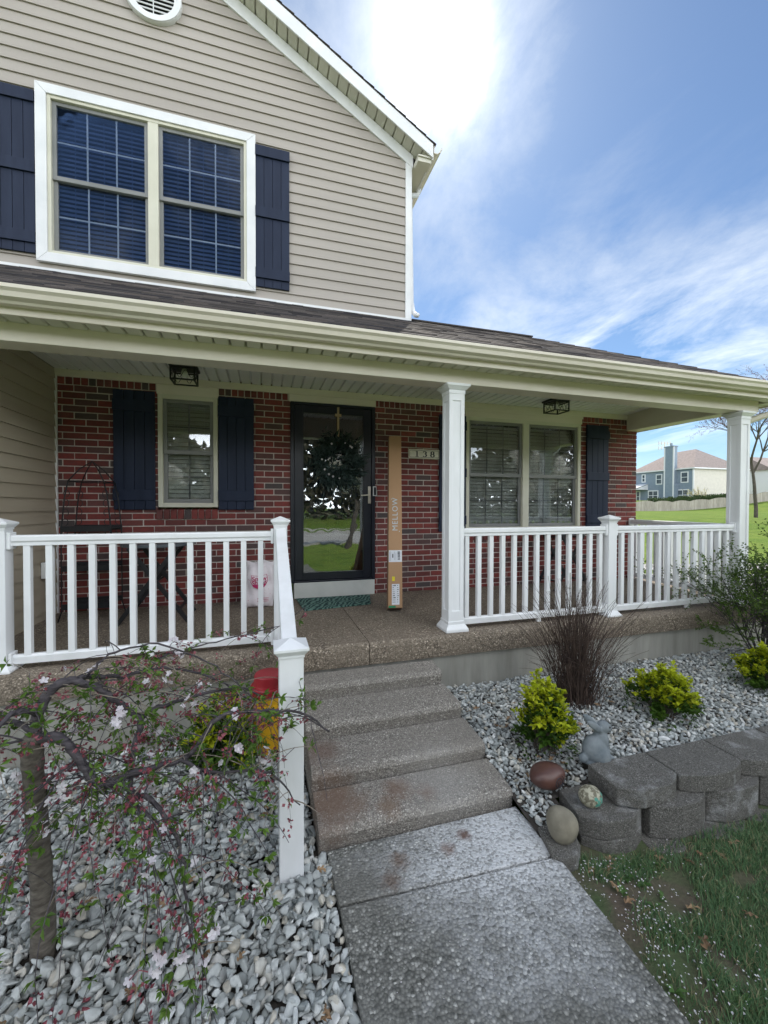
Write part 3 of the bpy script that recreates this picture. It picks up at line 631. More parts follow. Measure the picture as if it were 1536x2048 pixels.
# left wing under the porch roof
b = B(); laps(b, .2974, 0, 2.335, lambda z: (-1.45, -.02), lambda y, o, z: (-3.785+o, y, z))
b.build('wing_siding', SIDTAN, house)
b = B(); laps(b, .2974, -.6, 2.335, lambda z: (-6.5, -3.80), lambda x, o, z: (x, -1.45-o, z)); b.build('wing_front_siding', SIDTAN, house)
b = B(); b.box(-3.80, -3.76, -1.475, -1.40, 0, 2.2); b.build('wing_corner_board', WTRIM, house)
b = B(); b.box(-6.5, -3.80, -1.44, .1, -.6, 2.33); b.build('wing_core', SIDTAN, house)

# ------------------------------------------------------------------ porch
porch = thing('porch', 'open front porch with white columns, almond gutter and aggregate floor', 'porch', (0, -.8, 0))
b = B()   # floor slab with rounded nosing, cast in panels with a control joint
prof = [(-1.66, -.168), (-1.668, -.12), (-1.668, -.045), (-1.66, -.016), (-1.64, -.003), (-1.61, 0), (.0, 0), (.0, -.168)]
for x0, x1 in ((-6.4, -1.112), (-1.106, 1.4), (1.406, 3.42)): b.extr(prof, 0, x0, x1)
b.build('floor_slab', AGGP, porch)
b = B(); b.box(-6.4, 3.40, -1.635, -.02, -.80, -.168); b.build('foundation_wall', FOUND, porch)
b = B()   # ceiling planks
x = -3.78
while x < 3.3:
    b.extr([(x, 2.349), (x+.006, 2.339), (x+.088, 2.339), (x+.094, 2.349), (x+.094, 2.362), (x, 2.362)], 1, -1.44, -.001); x += .105
b.box(-3.8, 3.3, -1.44, -.001, 2.36, 2.375); b.build('ceiling', CEIL, porch)
b = B(); b.box(-3.785, 3.13, -.022, -.002, 2.268, 2.338); b.build('ceiling_frieze', CREAM, porch, bevel=.002)
b = B(); b.box(-6.5, 3.16, -1.60, -1.43, 2.035, 2.34)
b.hexa([(3.115, .0, 2.115), (3.305, .0, 2.115), (3.075, -1.428, 2.042), (2.885, -1.428, 2.042), (3.115, 0, 2.345), (3.305, 0, 2.345), (3.075, -1.428, 2.345), (2.885, -1.428, 2.345)][::1])
b.build('beam', CREAM, porch, bevel=.003)
b = B(); x = -6.5
while x < 3.44:
    b.extr([(x, 2.156), (x+.006, 2.147), (x+.089, 2.147), (x+.095, 2.156), (x+.095, 2.167), (x, 2.167)], 1, -1.742, -1.602); x += .105
y = -1.6
while y < 2.0: b.extr([(y, 2.154), (y+.005, 2.147), (y+.092, 2.147), (y+.097, 2.154), (y+.097, 2.165), (y, 2.165)], 0, 3.305, 3.45); y += .105
b.build('soffit', SOFF, porch)
b = B(); b.box(-6.5, 3.47, -1.762, -1.744, 2.132, 2.268); b.box(3.452, 3.47, -1.742, 2.1, 2.132, 2.268); b.build('fascia', CREAM, porch, bevel=.002)
b = B(); b.extr([(-1.764-p, 2.263+q) for p, q in GUT], 0, -6.5, 3.585); b.extr([(3.472+p, 2.263+q) for p, q in GUT], 1, -1.76, 2.1); b.build('gutter', CREAM, porch)
# porch roof, hipped at the right end
def slope_roof():
    b = B(); z0, y0, pit = 2.272, -1.79, .544; run = 1.94; nc = 15
    def zz(y): return z0+(y-y0)*pit
    for k in range(nc):
        ya, yb = y0+run*k/nc, y0+run*(k+1)/nc; x = -6.5-random.random()*.2
        xe_a, xe_b = 3.55-(ya-y0), 3.55-(yb-y0)
        while x < xe_a:
            ln = random.choice((.12, .17, .22, .3, .36)); x2 = x+ln
            A = [min(x, xe_a), min(x2, xe_a), min(x2, xe_b), min(x, xe_b)]
            h = .009+random.choice((0, 0, .004))
            b.hexa([(A[0], ya, zz(ya)), (A[1], ya, zz(ya)), (A[2], yb+.01, zz(yb+.01)-.004), (A[3], yb+.01, zz(yb+.01)-.004), (A[0], ya, zz(ya)+h), (A[1], ya, zz(ya)+h), (A[2], yb+.01, zz(yb+.01)+.002), (A[3], yb+.01, zz(yb+.01)+.002)]); x = x2
    # right hip and rear slope beyond the gable
    for k in range(nc):
        d0, d1 = run*k/nc, run*(k+1)/nc; x0_, x1_ = 3.55-d0, 3.55-d1; y = y0+d0; ye = 2.09-d0
        while y < ye:
            y2 = min(y+random.choice((.15, .22, .3)), ye); h = .01
            ya, yb = max(y, y0+d1), min(y2, 2.09-d1)
            if ya > yb: ya = yb = (y0+2.09)/2
            b.hexa([(x0_, y, z0+d0*pit), (x0_, y2, z0+d0*pit), (x1_, yb, z0+d1*pit), (x1_, ya, z0+d1*pit), (x0_, y, z0+d0*pit+h), (x0_, y2, z0+d0*pit+h), (x1_, yb, z0+d1*pit+.002), (x1_, ya, z0+d1*pit+.002)]); y = y2
        b.face([(-.12, 2.09-d0, z0+d0*pit), (3.55-d0, 2.09-d0, z0+d0*pit), (3.55-d1, 2.09-d1, z0+d1*pit), (-.12, 2.09-d1, z0+d1*pit)][::-1])
    b.box(-.12, 1.62, .11, .19, zz(.15)-.005, zz(.15)+.012)
    return b.build('porch_roof', SHINGLE, porch)
slope_roof()
b = B(); b.box(-5.7, -.13, YU-.03, YU-.006, 3.30, 3.335); b.build('flashing', WTRIM, porch)
def column(cx, cy):
    s = B(); h = .0675
    s.box(cx-h+.008, cx+h-.008, cy-h+.008, cy+h-.008, .08, 2.03)
    for sx in (-1, 1):                       # raised stiles leave a recessed panel on each face
        for sy in (-1, 1): x_, y_ = cx+sx*(h-.016), cy+sy*(h-.016); s.box(x_-.0165, x_+.0165, y_-.0165, y_+.0165, .08, 2.03)
    for z0, z1 in ((.08, .17), (1.90, 2.03)): s.box(cx-h-.001, cx+h+.001, cy-h-.001, cy+h+.001, z0, z1)
    for a in (-1, 1): pass
    col = s.build('column', WHITE, porch, bevel=.002)
    s = B(); sq = lambda r: [(cx-r, cy-r), (cx+r, cy-r), (cx+r, cy+r), (cx-r, cy+r)]
    s.prism(sq(.1), 0.001, .022); s.prism(sq(.1), .022, .060, top=sq(.078)); s.prism(sq(.075), .060, .085); s.build('column_base', WHITE, col, bevel=.002)
    s = B(); s.prism(sq(.073), 1.955, 1.985); s.prism(sq(.076), 1.985, 2.012, top=sq(.1)); s.prism(sq(.104), 2.012, 2.033); s.build('capital', WHITE, col, bevel=.002)
column(-.355, -1.525); column(2.985, -1.525)
b = B(); b.tube([(3.50, -1.80, 2.19), (3.50, -1.80, 2.14), (3.46, -1.77, 2.10), (3.12, -1.53, 1.955), (3.075, -1.50, 1.92), (3.075, -1.50, 1.85), (3.075, -1.50, .10)], .033, 8); b.build('porch_downspout', CREAM, porch, smooth=True)
# front steps
b = B(); ST = [(-1.678, -.185, -1.87), (-1.884, -.285, -2.18), (-2.193, -.38, -2.485), (-2.498, -.472, -2.765)]
for k, (ya, z, yb) in enumerate(ST):
    x0, x1 = -1.640+.002*k, -.606+.002*k
    pr = [(ya, -.9+.01*k), (ya, z+.004), (ya-.012, z+.010), (yb+.05, z), (yb+.020, z-.004), (yb+.003, z-.014), (yb-.004, z-.034), (yb+.004, z-.08), (yb+.010, -.9+.01*k)]
    b.extr(pr[::-1], 0, x0, x1)
tag(b.build('front_steps', AGGS, loc=(-1.12, -2.2, -.5), bevel=.006), 'four shallow weathered aggregate concrete steps up to the porch', 'steps')
# walk
b = B(); b.prism([(-1.60, -2.785), (-1.59, -3.050), (-.592, -3.095), (-.598, -2.785)][::1][::1], -.75, -.552); b.prism([(-1.589, -3.062), (-1.57, -6.5), (-.72, -6.5), (-.594, -3.107)], -.75, -.553)
tag(b.build('front_walk', AGGW, bevel=.006), kind='structure')

# ------------------------------------------------------------------ railings
def rail_post(root, cx, cy, z0, z1, h=.047, flare=True):
    s = B(); s.box(cx-h, cx+h, cy-h, cy+h, z0, z1-.045); p = s.build('post', WHITE, root, bevel=.003)
    s = B(); sq = lambda r: [(cx-r, cy-r), (cx+r, cy-r), (cx+r, cy+r), (cx-r, cy+r)]
    s.prism(sq(h+.004), z1-.062, z1-.05); s.prism(sq(h+.006), z1-.05, z1-.03, top=sq(h+.02)); s.prism(sq(h+.022), z1-.03, z1-.018); s.prism(sq(h+.022), z1-.018, z1+.01, top=sq(.003)); s.build('post_cap', WHITE, p, bevel=.0015)
    if flare:
        s = B(); s.prism(sq(h+.036), z0+.001, z0+.014); s.prism(sq(h+.034), z0+.014, z0+.05, top=sq(h+.006)); s.build('post_base', WHITE, p, bevel=.0015)
def bal(root, x, y, z0, z1, r=.0185):
    s = B(); s.box(x-r, x+r, y-r, y+r, z0, z1); s.build('baluster', WHITE, root, bevel=.002)
def rail_run(root, a, c, zt, zb, xs, foot=None):
    a = Vector((*a, 0)); c = Vector((*c, 0)); d = (c-a).normalized(); sd = Vector((-d.y, d.x, 0))
    def sect(pts, name):
        s = B(); n = len(pts); i = 0
        s.v = [tuple(a+sd*p+Vector((0, 0, q))) for p, q in pts]+[tuple(c+sd*p+Vector((0, 0, q))) for p, q in pts]
        for k in range(n): j = (k+1) % n; s.f.append((k, j, n+j, n+k)); s.m.append(0)
        s.f += [tuple(reversed(range(n))), tuple(range(n, 2*n))]; s.m += [0, 0]; return s.build(name, WHITE, root, bevel=.003)
    sect([(-.022, zt-.067), (.022, zt-.067), (.022, zt-.045), (.030, zt-.035), (.030, zt-.008), (.024, zt), (-.024, zt), (-.030, zt-.008), (-.030, zt-.035), (-.022, zt-.045)], 'top_rail')
    sect([(-.020, zb), (.020, zb), (.022, zb+.045), (.014, zb+.058), (-.014, zb+.058), (-.022, zb+.045)], 'bottom_rail')
    for x in xs:
        p = a+d*x; bal(root, p.x, p.y, zb+.05, zt-.06)
    for e, sg in ((a, 1), (c, -1)):
        for z0, z1 in ((zt-.088, zt+.018), (zb-.02, zb+.075)):
            s = B(); p = e; q = e+d*sg*.02; s.bar(tuple(p+Vector((0, 0, (z0+z1)/2))), tuple(q+Vector((0, 0, (z0+z1)/2))), .075, z1-z0); s.build('bracket', WHITE, root, bevel=.004)
    if foot is not None:
        p = a+d*foot; s = B(); s.box(p.x-.016, p.x+.016, p.y-.016, p.y+.016, .001, zb+.01); s.build('support_foot', WHITE, root)
RY = -1.526
r1 = thing('railing', 'white porch railing in front of the left window, nearest the wing wall', 'railing', (-2.6, RY, 0), 'white porch railings')
rail_post(r1, -3.452, RY, 0, .945); rail_post(r1, -1.757, RY, 0, .948, flare=False)
rail_run(r1, (-3.403, RY), (-1.806, RY), .848, .036, [-3.307+.1175*k+3.403 for k in range(13)], foot=.79)
r2 = thing('railing', 'white porch railing between the tall centre column and the middle post', 'railing', (.5, RY, 0), 'white porch railings')
rail_post(r2, 1.277, RY, 0, .945)
rail_run(r2, (-.287, RY), (1.228, RY), .848, .036, [-.229+.1163*k+.287 for k in range(13)], foot=.78)
r3 = thing('railing', 'white porch railing from the middle post to the right corner column', 'railing', (2.1, RY, 0), 'white porch railings')
rail_run(r3, (1.326, RY), (2.917, RY), .848, .036, [1.542+.1163*k-1.326-.116 for k in range(13)], foot=.95)
r4 = thing('railing', 'white side railing running back from the corner column to the brick corner', 'railing', (3.1, -.75, 0), 'white porch railings')
rail_run(r4, (3.20, -.012), (3.005, -1.455), .848, .036, [.1+.1163*k for k in range(12)], foot=.8)
r5 = thing('stair_railing', 'sloping white handrail down the left side of the front steps', 'railing', (-1.76, -2.2, -.4), 'white porch railings')
rail_post(r5, -1.762, -2.812, -.60, .447, .0515, flare=False)
s = B(); A0 = (-1.757, -1.575, .845); A1 = (-1.762, -2.762, .355); s.bar(A0, A1, .072, .058); s.build('handrail', WHITE, r5, bevel=.005)
s = B(); s.bar((-1.757, -1.575, .085), (-1.762, -2.762, -.40), .044, .05); s.build('bottom_rail', WHITE, r5, bevel=.003)
for k in range(9):
    t = (k+.7)/9.4; y = -1.575-1.187*t; z = .845-.49*t; s = B(); s.box(-1.777, -1.741, y-.018, y+.018, z-.74, z-.03); s.build('baluster', WHITE, r5, bevel=.002)

# ------------------------------------------------------------------ porch things
def lantern(cx, cy, lab):
    t = thing('ceiling_light', lab, 'ceiling light', (cx, cy, 2.338), 'caged porch ceiling lights'); h = .1; zt, zb = 2.337, 2.185
    s = B(); s.box(cx-h-.02, cx+h+.02, cy-h-.02, cy+h+.02, zt-.022, zt); s.build('ceiling_plate', IRON, t, bevel=.003)
    s = B(); bar = .007
    for z in (zt-.045, zb):
        for sx in (-1, 1): s.box(cx+sx*h-bar, cx+sx*h+bar, cy-h, cy+h, z, z+.012); s.box(cx-h, cx+h, cy+sx*h-bar, cy+sx*h+bar, z+.0015, z+.0135)
    for sx in (-1, 1):
        for sy in (-1, 1): s.box(cx+sx*h-bar*.9, cx+sx*h+bar*.9, cy+sy*h-bar*.9, cy+sy*h+bar*.9, zb+.002, zt-.02)
    for k in range(4):                      # curling wire on each side
        pts = []
        for q in range(13):
            u = -h+2*h*q/12; z = zb+.06+.035*math.sin(q*math.pi/3)
            pts.append(((cx+u, cy-h, z), (cx+h, cy+u, z), (cx-u, cy+h, z), (cx-h, cy-u, z))[k])
        s.tube(pts, .0028, 5)
    s.build('cage', IRON, t)
    s = B(); s.lathe([(.018, 0), (.03, -.03), (.032, -.06), (.02, -.085), (.002, -.092)], (cx, cy, zt-.022), 16); s.build('bulb', PLASTW, t, smooth=True)
lantern(-2.585, -.42, 'black caged ceiling light above the small left window')
lantern(1.57, -.42, 'black caged ceiling light above the wide right window')
# house number plaque
pl = thing('house_number', 'cream plaque reading 138 on the brick beside the parcel', 'sign', (0, -.01, 1.667))
def rrect(x0, x1, z0, z1, r, n=6):
    o = []
    for cx, cz, a in ((x1-r, z0+r, -90), (x1-r, z1-r, 0), (x0+r, z1-r, 90), (x0+r, z0+r, 180)):
        for k in range(n+1): t = R(a+90*k/n); o.append((cx+r*math.cos(t), cz+r*math.sin(t)))
    return o
PX0, PX1, PZ0, PZ1 = -.207, .200, 1.609, 1.722
s = B(); s.extr(rrect(PX0, PX1, PZ0, PZ1, .012), 1, -.003, -.020); s.build('plate', PLAQ, pl, bevel=.002)
s = B(); oo = rrect(PX0+.012, PX1-.012, PZ0+.012, PZ1-.012, .016); ii = rrect(PX0+.0165, PX1-.0165, PZ0+.0165, PZ1-.0165, .012)
for k in range(len(oo)):
    j = (k+1) % len(oo); s.face([(oo[k][0], -.0205, oo[k][1]), (oo[j][0], -.0205, oo[j][1]), (ii[j][0], -.0205, ii[j][1]), (ii[k][0], -.0205, ii[k][1])])
s.build('border_line', INK, pl)
def digit(ch, cx, cz, h):          # roman numerals with thick and thin strokes
    s = B(); y = -.0207; u = h
    def ribbon(pts, thin=.09, thick=.32):
        n = len(pts); L_, R_ = [], []
        for k in range(n):
            a = pts[max(k-1, 0)]; c = pts[min(k+1, n-1)]; dx, dz = c[0]-a[0], c[1]-a[1]; l = math.hypot(dx, dz) or 1; nx_, nz_ = -dz/l, dx/l
            w_ = (thin+(thick-thin)*abs(nx_)**1.6)*u/2*1.0
            L_.append((pts[k][0]+nx_*w_, pts[k][1]+nz_*w_)); R_.append((pts[k][0]-nx_*w_, pts[k][1]-nz_*w_))
        for k in range(n-1): s.face([(cx+q[0], y, cz+q[1]) for q in (L_[k], L_[k+1], R_[k+1], R_[k])])
    if ch == '1':
        s.box(cx-.12*u, cx+.12*u, y, y+.001, cz-.5*u, cz+.5*u); s.box(cx-.3*u, cx+.3*u, y-.0003, y+.0007, cz-.5*u, cz-.42*u); s.face([(cx-.085*u, y, cz+.5*u), (cx-.33*u, y, cz+.37*u), (cx-.30*u, y, cz+.33*u), (cx-.085*u, y, cz+.40*u)])
    arc = lambda ox, oz, rx, rz, a0, a1, n=20: [(ox+rx*math.cos(R(a0+(a1-a0)*k/n)), oz+rz*math.sin(R(a0+(a1-a0)*k/n))) for k in range(n+1)]
    if ch == '8':
        ribbon(arc(0, .25*u, .25*u, .22*u, 0, 360, 28)); ribbon(arc(0, -.22*u, .31*u, .25*u, 0, 360, 28))
    if ch == '3':
        ribbon(arc(-.03*u, .25*u, .27*u, .22*u, 150, -90)); ribbon(arc(-.04*u, -.22*u, .33*u, .25*u, 90, -150))
        for z in (.33, -.33): s.face([(cx-.28*u+.065*u*math.cos(t), y-.0002, cz+z*u+.065*u*math.sin(t)) for t in np.linspace(0, 2*math.pi, 12, False)])
    s.build('numeral', INK, pl)
for ch, x in (('1', -.098), ('3', .002), ('8', .103)): digit(ch, x, 1.664, .068)
# doorbell
s = B(); s.box(-.652, -.612, -.050, -.024, 1.150, 1.262); db = s.build('doorbell', PLASTW, loc=(-.63, -.03, 1.2), bevel=.003); tag(db, 'small white doorbell camera with black face beside the storm door', 'doorbell')
s = B(); s.box(-.645, -.619, -.053, -.0505, 1.160, 1.252); s.build('doorbell_face', BLACK, db)
# wreath hanger and wreath
wh = thing('wreath_hanger', 'brass cross shaped wreath hanger hooked over the storm door', 'hanger', (-1.062, -.012, 2.1))
s = B(); s.box(-1.070, -1.046, -.014, -.009, 1.79, 2.172); s.box(-1.094, -1.022, -.017, -.0142, 2.052, 2.083); s.build('hook_strip', BRASS, wh, bevel=.001)
wr = thing('wreath', 'large dark green leafy wreath hanging on the black storm door', 'wreath', (-1.06, -.05, 1.55))
s = B(); s.tube([(-1.06+.21*math.cos(t), -.03, 1.545+.20*math.sin(t)) for t in np.linspace(0, 2*math.pi, 30)], .022, 6); s.build('wreath_ring', DRYST, wr)
s = B(); fl = B()
for k in range(1500):
    a = random.uniform(0, 2*math.pi); rr = random.gauss(.205, .055); ph = random.uniform(-1, 1)
    p = Vector((-1.06+rr*math.cos(a), -.045-abs(random.gauss(0, .028)), 1.545+rr*.97*math.sin(a)))
    tang = Vector((-math.sin(a), 0, math.cos(a))); rad = Vector((math.cos(a), 0, math.sin(a)))
    d = tang*random.uniform(-.3, 1)+rad*random.uniform(-.7, 1.1)+Vector((0, random.uniform(-1.0, .1), -.25)); ln = random.uniform(.045, .105)
    if p.x+d.normalized().x*ln > -.69: continue
    s.leaf(p, d, (random.uniform(-1, 1), -1, random.uniform(-1, 1)), ln, ln*random.uniform(.16, .34))
s.build('leaves', WREATHL, wr)
for k in range(9):
    a = random.uniform(0, 6.28); c = Vector((-1.06+.2*math.cos(a), -.125, 1.545+.2*math.sin(a)))
    for q in range(6): t = q*1.05; fl.leaf(c, (math.cos(t), -.5, math.sin(t)), (0, -1, 0), .016, .011)
fl.build('berries', PETAL, wr)
# tall parcel
bx = thing('parcel', 'tall narrow cardboard parcel leaning upright beside the front door', 'parcel', (-.65, -.86, 0))
a0 = Vector((-.719, -.868, .001)); exw = Vector((.140, -.022, 0)); upb = Vector((.232, .735, 1.80)); eyb = upb.cross(exw).normalized()*-.105
if eyb.y < 0: eyb = -eyb
ux = exw.normalized(); uz = upb.normalized(); un = ux.cross(uz)
s = B(); P0 = a0; s.hexa([P0, P0+exw, P0+exw+eyb, P0+eyb, P0+upb, P0+exw+upb*1.0, P0+exw+eyb+upb, P0+eyb+upb])
s.m = [1, 1, 0, 0, 0, 1]; zmin = min(q[2] for q in s.v); s.v = [(q[0], q[1], q[2]-zmin+.0015) for q in s.v]; P0 = Vector(s.v[0])
s.build('carton', [CARD, CARDD], bx, bevel=.003)
Lb = upb.length; Wb = exw.length; off = un*.0012 if un.y < 0 else -un*.0012
def onbox(u, t, o=1.): return P0+ux*u+uz*t+off*o
def sticker(name, u0, u1, t0, t1, m, o=1., parent=None):
    q = B(); q.face([onbox(u0, t0, o), onbox(u1, t0, o), onbox(u1, t1, o), onbox(u0, t1, o)]); return q.build(name, m, parent or bx)
text('printed_name', 'MELLOW', .083, onbox(Wb*.5, .985), uz, -ux, SILVER, bx, .0004, 1.18)
q = B()
for (u, t) in ((Wb*.5+.044, .79), (Wb*.5-.040, 1.16)): q.face([tuple(onbox(u+.005*math.cos(a), t+.005*math.sin(a), 1.2)) for a in np.linspace(0, 6.28, 10, False)])
q.build('printed_dots', SILVER, bx)
l1 = sticker('shipping_label', .004, Wb-.003, .46, .585, PAPER)
q = B()
for (u0, u1, t0, t1) in ((.012, .014, .47, .57), (.022, .0235, .47, .575), (.040, .050, .505, .545), (.062, .0635, .48, .57), (.075, .0765, .48, .55)): q.face([onbox(u0, t0, 2), onbox(u1, t0, 2), onbox(u1, t1, 2), onbox(u0, t1, 2)])
t = .482
while t < .572: wd_ = random.choice((.002, .003, .005)); q.face([onbox(.095, t, 2), onbox(.12, t, 2), onbox(.12, t+wd_, 2), onbox(.095, t+wd_, 2)]); t += wd_+random.choice((.002, .003))
q.build('label_print', INK, l1)
l2 = sticker('address_label', .036, Wb-.03, .03, .235, PAPER)
q = B()
for r_ in range(9):
    tt = .215-.02*r_
    for (u0, u1) in ((.042, .042+random.uniform(.012, .035)), (.088, .088+random.uniform(.008, .018))): q.face([onbox(u0, tt, 2), onbox(u1, tt, 2), onbox(u1, tt+random.choice((.004, .007, .010)), 2), onbox(u0, tt+.004, 2)])
q.build('label_print', INK, l2)
sticker('yellow_sticker', .038, .066, .265, .31, YEL, 1.3); sticker('green_tape', .004, .074, .002, .022, GRN, 1.6)
# doormat
s = B(); s.prism([(-1.497, -.605), (-.80, -.512), (-.70, -.085), (-1.535, -.075)], .002, .014); tag(s.build('doormat', MATD, loc=(-1.1, -.3, 0), bevel=.003), 'dark teal doormat with fern pattern in front of the door', 'doormat')
# salt bag
sb = thing('salt_bag', 'white and pink plastic bag of ice melt slumped on the porch floor', 'bag', (-1.915, -.3, 0))
s = B(); nu, nv_ = 22, 30; W_, H_ = .29, .455
for side in (-1, 1):
    i0 = len(s.v)
    for j in range(nv_+1):
        for i in range(nu+1):
            u, t = i/nu*2-1, j/nv_; th = .062*(max(0, 1-abs(u)**3.2))**.6*(max(0, 1-abs(2*t-1)**5))**.7*(1.2-.55*t)
            wob = .007*math.sin(9*u+5*t)+.006*math.sin(13*t+3*u+side); top = (.012*math.sin(5*u+1) if t > .9 else 0)
            x = -1.915+u*W_/2*(1-.05*math.cos(2*math.pi*t))+.035*(t-.5)*.6; z = .004+t*H_+top
            s.v.append((x, -.30+t*.10+side*(th+.001)+(wob if 0 < t < 1 and abs(u) < 1 else 0)*min(1, th*40), z))
    for j in range(nv_):
        for i in range(nu):
            a = i0+j*(nu+1)+i; s.f.append((a, a+1, a+nu+2, a+nu+1) if side < 0 else (a, a+nu+1, a+nu+2, a+1)); s.m.append(0)
s.build('bag_body', BAGM, sb, smooth=True)
def bagy(z): return -.30+.10*z/H_-.080
s = B(); sh = [(-.075, .33), (-.04, .322), (0, .318), (.04, .326), (.075, .337), (.085, .27), (.06, .225), (.0, .19), (-.06, .215), (-.085, .26)]; cxb = -1.92
for k in range(len(sh)):
    a, c = sh[k], sh[(k+1) % len(sh)]; k_ = .94
    m_ = [(cxb+a[0], a[1]), (cxb+c[0], c[1]), (cxb+c[0]*k_, .27+(c[1]-.27)*k_), (cxb+a[0]*k_, .27+(a[1]-.27)*k_)]
    s.face([(x, bagy(z), z) for x, z in m_])
s.face([(cxb+x, bagy(z)-.001, z) for x, z in ((-.07, .232), (.07, .240), (.05, .212), (0, .188), (-.05, .208))])
for k in range(46):
    x = cxb+random.uniform(-.12, .12); z = random.uniform(.08, .41)
    if abs(x-cxb) < .09 and .18 < z < .34: continue
    r_ = random.uniform(.0015, .004); s.face([(x+r_*math.cos(t), bagy(z)+.004-.002, z+r_*math.sin(t)) for t in (0, 1.57, 3.14, 4.71)])
for z in (.10, .085, .07): s.box(cxb-.02, cxb+.09, bagy(z), bagy(z)+.001, z, z+.004)
s.build('print', MAG, sb)
text('logo_text', 'Snow', .064, (cxb, bagy(.295)-.002, .292), (1, 0, .06), (0, .2, 1), MAG, sb, .0004, 1., .0008); text('logo_text', 'Shield', .060, (cxb, bagy(.25)-.002, .252), (1, 0, .06), (0, .2, 1), MAG, sb, .0004, 1., .0008)
# folding bistro tables
def table(cx, cy, z, w2, d2, lab, round_=False):
    t = thing('folding_table', lab, 'table', (cx, cy, 0), 'folding bistro tables')
    s = B(); s.prism([(cx+w2*math.cos(a), cy+d2*math.sin(a)) for a in np.linspace(0, 2*math.pi, 28, False)], z-.028, z); s.build('table_top', TABLEG, t, bevel=.003)
    for yy in (cy-d2*.72, cy+d2*.55):
        for sg in (-1, 1):
            s = B(); s.bar((cx-sg*w2*.93, yy+.012*sg, .012), (cx+sg*w2*.62, yy+.012*sg, z-.03), .035, .022, (0, 1, 0)); s.build('leg', IRON, t, bevel=.002)
    s = B()
    for sg in (-1, 1): s.bar((cx-sg*w2*.70, cy-d2*.72, .12), (cx-sg*w2*.70, cy+d2*.55, .12), .018, .018); s.bar((cx+sg*w2*.5, cy-d2*.72, z-.06), (cx+sg*w2*.5, cy+d2*.55, z-.06), .018, .018)
    s.tube([(cx, cy-d2*.75, .35), (cx, cy+d2*.6, .35)], .009, 6)
    s.build('stretcher', IRON, t)
table(-2.80, -.47, .70, .30, .29, 'dark folding table under the small left window')
table(1.72, -.36, .715, .27, .27, 'dark folding table with crossed legs behind the railing, right of the parcel')
# wire plant stand with arched top
rk = thing('plant_stand', 'tall black wrought iron plant stand against the brick by the wing wall', 'plant stand', (-3.4, -.3, 0)); s = B(); rx0, rx1, ry0, ry1 = -3.585, -3.20, -.40, -.12
for x in (rx0, rx1):
    for y in (ry0, ry1):
        tx = .055 if x == rx0 else -.055
        s.tube([(x-(.03 if tx > 0 else -.03), y, .002), (x, y, .10), (x, y, .8), (x+tx*.5, y, 1.1), (x+tx, y, 1.25)], .006, 6)
        for k in range(5):
            zc_ = .80+.085*k; s.tube([(x+tx*.3*k/4+.022*math.cos(a)*(1 if tx > 0 else -1)+tx*.5, y, zc_+.032*math.sin(a)) for a in np.linspace(-1.5, 3.6, 9)], .0035, 4)
for y in (ry0, ry1): s.tube([(rx0+.055, y, 1.25), (rx0+.12, y+(.06 if y < -.3 else -.06), 1.36), ((rx0+rx1)/2, -.26, 1.44), (rx1-.12, y+(.06 if y < -.3 else -.06), 1.36), (rx1-.055, y, 1.25)], .0055, 6)
for z in (1.25,): s.tube([(rx0+.055, ry0, z), (rx1-.055, ry0, z), (rx1-.055, ry1, z), (rx0+.055, ry1, z), (rx0+.055, ry0, z)], .005, 6)
s.build('wire_frame', IRON, rk, smooth=True)
for z in (.13, .47, .82):
    s = B(); frame_rect(s, rx0, rx1, 0, 1, .01, 0, 1) if False else None
    for k in range(12): y = ry0+(ry1-ry0)*k/11; s.box(rx0, rx1, y-.004, y+.004, z, z+.006)
    s.box(rx0-.004, rx1+.004, ry0-.008, ry0, z-.02, z+.03); s.box(rx0-.004, rx1+.004, ry1, ry1+.008, z-.02, z+.03); s.build('shelf', IRON, rk)
# outlet cover on the wing wall
s = B(); s.box(-3.772, -3.735, -.325, -.245, .38, .525); tag(s.build('outlet_cover', PLASTW, loc=(-3.76, -.28, .45), bevel=.008), 'white weatherproof outlet cover on the tan wing siding', 'outlet cover')
# bucket
bk = thing('bucket', 'yellow bucket with red lid behind the bottom stair post', 'bucket', (-1.845, -1.86, -.575)); c = (-1.845, -1.86, -.575)
s = B(); s.lathe([(.088, 0), (.092, .01), (.104, .30), (.110, .305), (.110, .33), (.104, .332), (.106, .38), (.110, .385), (.110, .40)], c, 32); s.build('pail', BUCY, bk, smooth=False)
s = B(); s.lathe([(.114, .385), (.118, .39), (.118, .430), (.112, .438), (.100, .436), (.096, .452), (.092, .500), (.088, .508), (.0, .508)], c, 32); s.build('lid', BUCR, bk, smooth=False)

# ------------------------------------------------------------------ retaining wall and stones
rw = thing('retaining_wall', 'curved dry stacked wall of dark grey concrete blocks beside the lawn', 'wall', (.4, -3.0, -.6))
def block(x0, x1, yb, yc, yf, z0, z1, skew=0., taper=.035):
    p = [(x0+taper, yb)]
    n = 10
    for k in range(n+1):
        t = k/n; x = x0+(x1-x0)*t; y = yc+(yf-yc)*(1-abs(2*t-1)**2.6)+skew*(t-.5); p.append((x, y+random.uniform(-.005, .005)))
    p.append((x1-taper, yb+skew)); s = B(); s.prism(p, z0, z1); s.build('wall_block', BLOCKM, rw, bevel=.005)
for x0, x1, yc, yf in ((-.172, .229, -3.02, -3.082), (.233, .684, -3.030, -3.090), (.688, 1.13, -3.03, -3.09), (1.14, 1.58, -3.02, -3.08), (1.59, 2.03, -3.0, -3.06), (2.04, 2.48, -2.97, -3.03)): block(x0, x1, -2.825, yc, yf, -.470, -.380, 0, .003)
block(-.397, -.012, -2.83, -3.012, -3.096, -.572, -.480); block(-.390, -.016, -2.84, -3.018, -3.098, -.70, -.5735)
